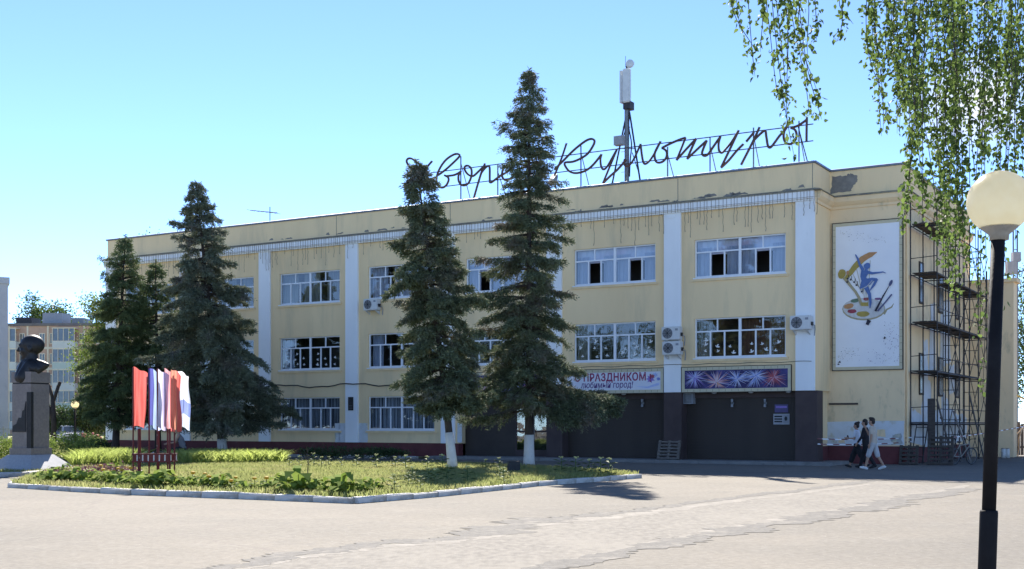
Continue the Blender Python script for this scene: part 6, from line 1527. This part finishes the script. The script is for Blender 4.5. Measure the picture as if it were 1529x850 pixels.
# ================================================================== PEOPLE
SKIN = mat('skin', (0.42, 0.25, 0.17), (0.38, 0.22, 0.15), scale=6, rough=0.6)
HAIRD = mat('dark_hair', (0.02, 0.016, 0.014), (0.035, 0.026, 0.02), scale=20, rough=0.6)
HAIRB = mat('light_hair', (0.16, 0.11, 0.06), (0.12, 0.08, 0.045), scale=20, rough=0.6)
def person(label, loc, rz, h, legs, arms, garments, hair, lean=0.04, seated=False, hairstyle='short', female=False, group='people walking by'):
    """x forward, y left. legs: per side (thigh pitch, knee bend); arms: per side (pitch, out, elbow bend); angles in degrees."""
    k = h / 1.75; t = thing('person', label, 'person', loc, rz, group)
    hipz = .93
    def rot(v, pitch): return Vector((v.x * math.cos(pitch) - v.z * math.sin(pitch), v.y, v.x * math.sin(pitch) + v.z * math.cos(pitch)))
    J = {}; J['pel'] = Vector((0, 0, hipz))
    J['chest'] = J['pel'] + rot(Vector((0, 0, .36)), -math.atan(lean)); J['neck'] = J['pel'] + rot(Vector((0, 0, .55)), -math.atan(lean)); J['head'] = J['neck'] + Vector((.03 + lean * .1, 0, .17))
    for i, s in enumerate((1, -1)):
        hp = J['pel'] + Vector((0, s * .095, -.03)); a, kb = R(legs[i][0]), R(legs[i][1])
        kn = hp + Vector((math.sin(a) * .43, s * .005, -math.cos(a) * .43)); an = kn + Vector((math.sin(a - kb) * .42, 0, -math.cos(a - kb) * .42))
        J['hip', i], J['knee', i], J['ank', i] = hp, kn, an
        pit = R(legs[i][2]) if len(legs[i]) > 2 else 0
        J['toe', i] = an + Vector((math.cos(pit) * .17, s * .02, -math.cos(pit) * .055 + math.sin(pit) * .17)); J['heel', i] = an + Vector((-.05 * math.cos(pit), 0, -.05 - .05 * math.sin(pit)))
        sh = J['neck'] + Vector((0, s * (.165 if female else .19), -.05)); p, o, e = (R(x) for x in arms[i])
        d = Vector((math.sin(p), s * math.sin(o), -math.cos(p) * math.cos(o))).normalized(); el = sh + d * .29
        d2 = Vector((math.sin(p + e), s * math.sin(o) * .3 - (s * .25 if e > 1.2 else 0), -math.cos(p + e))).normalized(); wr = el + d2 * .25
        J['sho', i], J['elb', i], J['wri', i] = sh, el, wr; J['hand', i] = d2
    zmin = min(J['toe', 0].z, J['toe', 1].z, J['heel', 0].z, J['heel', 1].z) - .03
    if not seated:
        for q in J:
            if q[0] != 'hand': J[q] = J[q] - Vector((0, 0, zmin))
    S = lambda v: v * k
    def C(mb, a, ra, b, rb): cone(mb, S(J[a] if not isinstance(a, Vector) else a), ra * k, S(J[b] if not isinstance(b, Vector) else b), rb * k)
    def torso(mb, e):
        w = .9 if female else 1.0
        for s in (-1, 1):
            o = Vector((0, s * .075 * w, 0)); C(mb, J['pel'] + o, .105 + e, J['chest'] + o, .10 * w + e); C(mb, J['chest'] + o, .10 * w + e, J['neck'] + Vector((0, s * .10 * w, -.08)), .072 + e)
        C(mb, J['neck'] + Vector((0, .15 * w, -.055)), .055 + e, J['neck'] + Vector((0, -.15 * w, -.055)), .055 + e)
    body = MB(); torso(body, 0); C(body, 'neck', .055, J['head'] + Vector((0, 0, -.05)), .05)
    hd = J['head']; body.ell(S(hd + Vector((-.01, 0, .03))), (.098 * k, .078 * k, .105 * k), 14, 10); body.ell(S(hd + Vector((.03, 0, -.045))), (.065 * k, .06 * k, .075 * k), 12, 8)
    C(body, hd + Vector((.085, 0, .0)), .012, hd + Vector((.105, 0, -.03)), .016)                                    # nose
    for s in (-1, 1): body.ell(S(hd + Vector((-.005, s * .078, -.01))), (.02 * k, .012 * k, .03 * k), 6, 5)           # ears
    C(body, hd + Vector((.082, -.02, -.065)), .010, hd + Vector((.082, .02, -.065)), .010)
    for i, s in enumerate((1, -1)):
        C(body, ('hip', i), .088, ('knee', i), .055); C(body, ('knee', i), .056, ('ank', i), .038); C(body, ('ank', i), .037, ('toe', i), .03); C(body, ('ank', i), .037, ('heel', i), .032)
        C(body, ('sho', i), .052, ('elb', i), .040); C(body, ('elb', i), .040, ('wri', i), .027)
        d = J['hand', i]; w = J['wri', i]; sd = Vector((0, s, 0)); fw = d.cross(sd).normalized(); pc = w + d * .07
        C(body, w + d * .02, .026, pc + d * .02, .03)
        for q, ln in enumerate((.075, .085, .08, .062)):
            b0 = pc + d * .035 + fw * (.026 - .017 * q); C(body, b0, .0095, b0 + d * ln * .6 - sd * .012, .009); C(body, b0 + d * ln * .6 - sd * .012, .009, b0 + d * ln - sd * .035, .008)
        C(body, w + d * .035 + fw * .025, .011, w + d * .09 + fw * .055 - sd * .01, .009)
    link('body', remeshed('body', body, SKIN, .0125 * k, 2), t)
    for nm, mm, kind in garments:
        mb = MB()
        if kind in ('tee', 'long', 'vest'):
            torso(mb, .018)
            for i in range(2):
                if kind == 'vest': continue
                if kind == 'tee': C(mb, ('sho', i), .066, J['sho', i].lerp(J['elb', i], .62), .062)
                else: C(mb, ('sho', i), .066, ('elb', i), .054); C(mb, ('elb', i), .054, J['elb', i].lerp(J['wri', i], .92), .042)
        elif kind in ('shorts', 'pants'):
            for s in (-1, 1): C(mb, J['pel'] + Vector((0, s * .06, .06)), .115, J['pel'] + Vector((0, s * .08, -.06)), .115)
            for i in range(2):
                if kind == 'shorts': C(mb, ('hip', i), .108, J['hip', i].lerp(J['knee', i], 1.02), .088)
                else: C(mb, ('hip', i), .105, ('knee', i), .074); C(mb, ('knee', i), .074, J['knee', i].lerp(J['ank', i], .95), .066)
        elif kind == 'skirt':
            for s in (-1, 1): C(mb, J['pel'] + Vector((0, s * .06, .10)), .10, J['pel'] + Vector((0, s * .08, -.05)), .12)
            for i in range(2): C(mb, ('hip', i), .12, J['hip', i].lerp(J['knee', i], 1.0), .115); C(mb, ('knee', i), .115, J['knee', i].lerp(J['ank', i], .55), .10)
        elif kind == 'shoes':
            for i in range(2):
                C(mb, J['heel', i], .042, J['toe', i], .040); C(mb, J['ank', i] + Vector((0, 0, -.01)), .044, J['heel', i] + Vector((.02, 0, 0)), .042); C(mb, J['ank', i] + Vector((.01, 0, -.01)), .043, J['toe', i].lerp(J['ank', i], .3), .038)
        elif kind == 'bag': C(mb, J['wri', 1] + Vector((.06, 0, -.02)), .03, J['wri', 1] + Vector((.1, 0, .10)), .03)
        link(nm, remeshed(nm, mb, mm, .014 * k, 2), t)
    hb = MB(); hb.ell(S(hd + Vector((-.025, 0, .055))), (.103 * k, .088 * k, .098 * k), 14, 10); hb.ell(S(hd + Vector((-.06, 0, .0))), (.068 * k, .082 * k, .10 * k), 12, 8)
    if hairstyle == 'bun': hb.ell(S(hd + Vector((-.09, 0, .12))), (.06 * k, .06 * k, .055 * k), 10, 7)
    if hairstyle == 'quiff': hb.ell(S(hd + Vector((.03, 0, .12))), (.07 * k, .07 * k, .04 * k), 10, 7)
    link('hair', remeshed('hair', hb, hair, .012 * k, 1), t)
    return t
TEE = mat('beige_cotton', (0.54, 0.46, 0.37), (0.47, 0.40, 0.32), scale=8, rough=.9, bump=.2); SHO = mat('grey_cotton', (0.48, 0.47, 0.46), (0.42, 0.41, 0.41), scale=8, rough=.9, bump=.2)
WHC = mat('white_cotton', (0.70, 0.71, 0.75), (0.62, 0.63, 0.68), scale=8, rough=.9, bump=.2); BLC = mat('black_cotton', (0.016, 0.016, 0.018), (0.026, 0.025, 0.028), scale=8, rough=.9, bump=.2)
GRC = mat('vest_grey', (0.20, 0.19, 0.20), (0.15, 0.145, 0.15), scale=8, rough=.9); SNK = mat('white_shoes', (0.68, 0.67, 0.64), (0.6, 0.59, 0.56), scale=8, rough=.7); BSH = mat('black_shoes', (.015, .015, .016), (.025, .025, .025), scale=8, rough=.5)
HD = math.atan2(LX.y, LX.x) + math.pi
p = G(1304, 701.5); person('person in beige shirt, grey shorts and white sneakers walking past the panel wall', (p.x, p.y, 0), HD, 1.74,
    [(19, 5, 12), (-16, 14, -18)], [(-4, 8, 16), (38, 4, 118)], [('shirt', TEE, 'tee'), ('shorts', SHO, 'shorts'), ('sneakers', SNK, 'shoes')], HAIRD, .05, hairstyle='quiff')
p = G(1293, 699.5); person('person in dark clothes walking between the beige shirt and white blouse', (p.x, p.y, 0), HD, 1.70,
    [(-17, 14, -16), (18, 5, 10)], [(14, 5, 20), (-14, 6, 14)], [('shirt', BLC, 'long'), ('trousers', BLC, 'pants'), ('shoes', BSH, 'shoes')], HAIRD, .04)
p = G(1280, 698.5); person('person in white blouse and long dark trousers holding a phone, leading the three', (p.x, p.y, 0), HD, 1.62,
    [(-24, 14, -22), (25, 6, 14)], [(10, 5, 85), (12, 8, 80)], [('blouse', WHC, 'tee'), ('trousers', BLC, 'skirt'), ('shoes', BSH, 'shoes'), ('phone', BLC, 'bag')], HAIRD, .02, hairstyle='bun', female=True)
# someone seated behind the lawn hedge, on a low bench
sp_ = at(274, 676, 48.5)
t = thing('bench', 'low grey bench behind the lawn under the seated person', 'bench', (sp_.x, sp_.y, 0), math.pi)
for i in range(4): MB().box(-.5, .9, -.2 + .11 * i, -.11 + .11 * i, .45, .49).build('slat', WOOD, t)
for x in (-.4, .75): MB().box(x, x + .08, -.2, .22, 0, .45).build('leg', CONC, t)
person('person in a grey vest sitting behind the lawn, leaning forward', (sp_.x, sp_.y, -.30), math.pi + R(10), 1.75,
       [(84, 84), (78, 80)], [(28, 6, 50), (24, 6, 55)], [('vest', GRC, 'vest'), ('trousers', BLC, 'pants'), ('shoes', BSH, 'shoes')], HAIRB, .32, seated=True, group='seated people')

# ================================================================== THE NEAR BIRCH
BL1 = mat('birch_leaf', (0.042, 0.072, 0.020), (0.165, 0.235, 0.058), scale=3, rough=0.6, island=0.75, spec=0.12, transl=0.45)
TWIG = mat('birch_twig', (0.075, 0.05, 0.04), (0.05, 0.036, 0.03), scale=8, rough=.8)
BBK = mat('birch_bark', (0.60, 0.58, 0.54), (0.50, 0.48, 0.44), scale=3, rough=.9, stretch=(1, 1, .4), c3=(.04, .035, .03), s3=3.5, k3=(.58, .62), bump=.3)
bt = Vector((7.4, 10.6, 0))
birch = thing('birch_tree', 'weeping birch with hanging leafy twigs in the near upper right', 'tree', bt)
nb_ = np.random.default_rng(12)
MB().tube([(0, 0, 0), (-.1, .1, 2.5), (0, 0, 5), (-.2, 0, 7.6), (-.2, .1, 10)], [.24, .2, .17, .12, .05], 12).build('trunk', BBK, birch, True)
# strands: (photo x at top, photo x at bottom, bottom y, depth, leaf density)
strands = []
def st(px0, px1, py1, D=9.2, dens=1.0, py0=-40): strands.append((px0, px1, py1, D, dens, py0))
for a in ((1092, 1122, 70), (1098, 1108, 45), (1115, 1128, 118), (1130, 1140, 70), (1140, 1166, 152), (1150, 1188, 242), (1158, 1178, 190), (1165, 1182, 150), (1172, 1180, 110), (1182, 1206, 170), (1190, 1228, 196), (1196, 1214, 140), (1203, 1210, 85), (1212, 1222, 60), (1258, 1250, 62), (1262, 1266, 40)): st(*a, D=nb_.uniform(8.6, 10.2), dens=.9)
for i in range(11):                                           # dense left edge of the right curtain
    a = 1290 + i * 6 + nb_.uniform(-3, 3); st(a, a + nb_.uniform(4, 26), nb_.uniform(110, 222), nb_.uniform(8.8, 10.5), 1.1)
for i in range(13):
    a = 1330 + i * 8.6 + nb_.uniform(-4, 4); st(a, a + nb_.uniform(-8, 20), nb_.uniform(120, 300), nb_.uniform(9, 11.5), 1.0)
for i in range(16):
    a = 1420 + i * 9.5 + nb_.uniform(-4, 4); st(a, a + nb_.uniform(-22, 12), nb_.uniform(150, 330), nb_.uniform(9, 11.5), 1.1)
for i in range(12):                                           # green mass by the globe
    a = 1470 + i * 8; st(a, a + nb_.uniform(-14, 10), nb_.uniform(190, 300), nb_.uniform(9.5, 11), 1.1)
for a in ((1395, 1428, 452, .95), (1402, 1422, 420, 1.1), (1410, 1438, 440, 1.1), (1418, 1445, 400, 1.2), (1388, 1412, 385, 1.0), (1425, 1440, 370, 1.2), (1380, 1345, 345, .9), (1385, 1372, 335, 1.0), (1375, 1352, 322, 1.0), (1370, 1392, 352, 1.0), (1436, 1462, 350, 1.0), (1442, 1455, 330, 1.0), (1462, 1466, 480, .55), (1470, 1462, 560, .35), (1474, 1464, 590, .3), (1500, 1503, 420, .5), (1508, 1500, 460, .4), (1520, 1512, 380, .6), (1350, 1362, 270, 1.0), (1362, 1380, 300, 1.1), (1400, 1405, 330, 1.2), (1412, 1420, 345, 1.2), (1428, 1432, 360, 1.2)): st(*a[:3], D=nb_.uniform(8.8, 10.4), dens=a[3])
Bc, Bt, Bw = [], [], []; tw = MB(); bo = np.array(bt)
for px0, px1, py1, D, dens, py0 in strands:
    p0 = np.array(at(px0, py0, D)); p1 = np.array(at(px1, py1, D + nb_.uniform(-.15, .15))); L = np.linalg.norm(p1 - p0); n = 9
    amp = nb_.normal(0, .03, 3); pts = []
    for i in range(n + 1):
        f = i / n; q = p0 + (p1 - p0) * np.array([f ** 1.5, f, f]); q += amp * math.sin(f * 5 + px0); pts.append(q)
    P_ = np.array(pts); tw.tube([Vector(q - bo) for q in P_], [.0028] * n + [.001], 4)
    m = int(L * 88 * dens)
    f = nb_.uniform(0.0, 1.0, m); cc_ = nb_.uniform(0, 1, max(3, int(L * 9))); pick = cc_[nb_.integers(0, len(cc_), m)]; f = np.where(nb_.random(m) < .6, np.clip(pick + nb_.normal(0, .018, m), 0, .999), f) * n; i0 = np.minimum(f.astype(int), n - 1); fr = (f - i0)[:, None]; c = P_[i0] * (1 - fr) + P_[i0 + 1] * fr
    # short side twigs give the strand its uneven width
    clus = nb_.normal(0, .024, (m, 3)) * np.array([1, 1, .6]) + nb_.normal(0, 1, (m, 3)) * (.028 * np.maximum(0, np.sin(f * 1.7 + px0)))[:, None]
    c = c + clus; nd = unit(nb_.normal(0, .55, (m, 3)) + np.array([0, 0, -.75])); ln = nb_.uniform(.028, .054, (m, 1))
    w = unit(np.cross(nd, nb_.normal(0, 1, (m, 3)))) * ln * nb_.uniform(.32, .44, (m, 1)); Bc.append(c - bo); Bt.append(nd * ln); Bw.append(w)
c, a_, w = np.concatenate(Bc), np.concatenate(Bt), np.concatenate(Bw); nrm = np.cross(unit(a_), unit(w)) * (np.linalg.norm(a_, axis=1, keepdims=True) * .12)
v = np.stack([c, c + a_ * .25 + w * .85 + nrm, c + a_ * .5 + w * .8 + nrm, c + a_, c + a_ * .5 - w * .8 + nrm, c + a_ * .25 - w * .85 + nrm], 1).reshape(-1, 3)
b6 = np.arange(0, len(v), 6)[:, None]; f = np.concatenate([b6 + np.array([0, 1, 2, 3]), b6 + np.array([0, 3, 4, 5])])
o = link('leaves', np_mesh('leaves', v, f, BL1), birch); o['kind'] = 'stuff'
o = tw.build('twigs', TWIG, birch); o['kind'] = 'stuff'
# limbs out of the frame that the strands hang from, and the rest of the crown
for k, (ex, ey, ez, s0) in enumerate(((-5.5, -1.4, 5.35, 5.4), (-4.2, -.6, 5.6, 5.8), (-3.2, -1.6, 5.7, 5.2), (-2.2, .4, 6.0, 5.6), (-1.8, -1.2, 5.9, 4.9), (1.6, .8, 7.4, 6.2), (1.2, -1.2, 7.2, 6.6))):
    MB().tube(smooth_path([(0, 0, s0), (ex * .4, ey * .4, s0 + .9), (ex * .75, ey * .75, ez + .45), (ex, ey, ez)], 3), [.07, .06, .055, .05, .045, .04, .03, .025, .02, .015], 7).build('limb', BBK, birch, True)
m = 9000; d = unit(nb_.normal(0, 1, (m, 3))); c = np.array([-.6, 0, 8.0]) + d * np.array([2.8, 2.4, 2.1]) * nb_.uniform(.3, 1, (m, 1)) ** .5
c = c[(c[:, 2] > 6.2)]; m = len(c); nd = unit(nb_.normal(0, .6, (m, 3)) + np.array([0, 0, -.6])); vv, ff = quads_from(c, nd * .06, unit(np.cross(nd, nb_.normal(0, 1, (m, 3)))) * .024)
o = link('upper_leaves', np_mesh('upper_leaves', vv, ff, BL1), birch); o['kind'] = 'stuff'
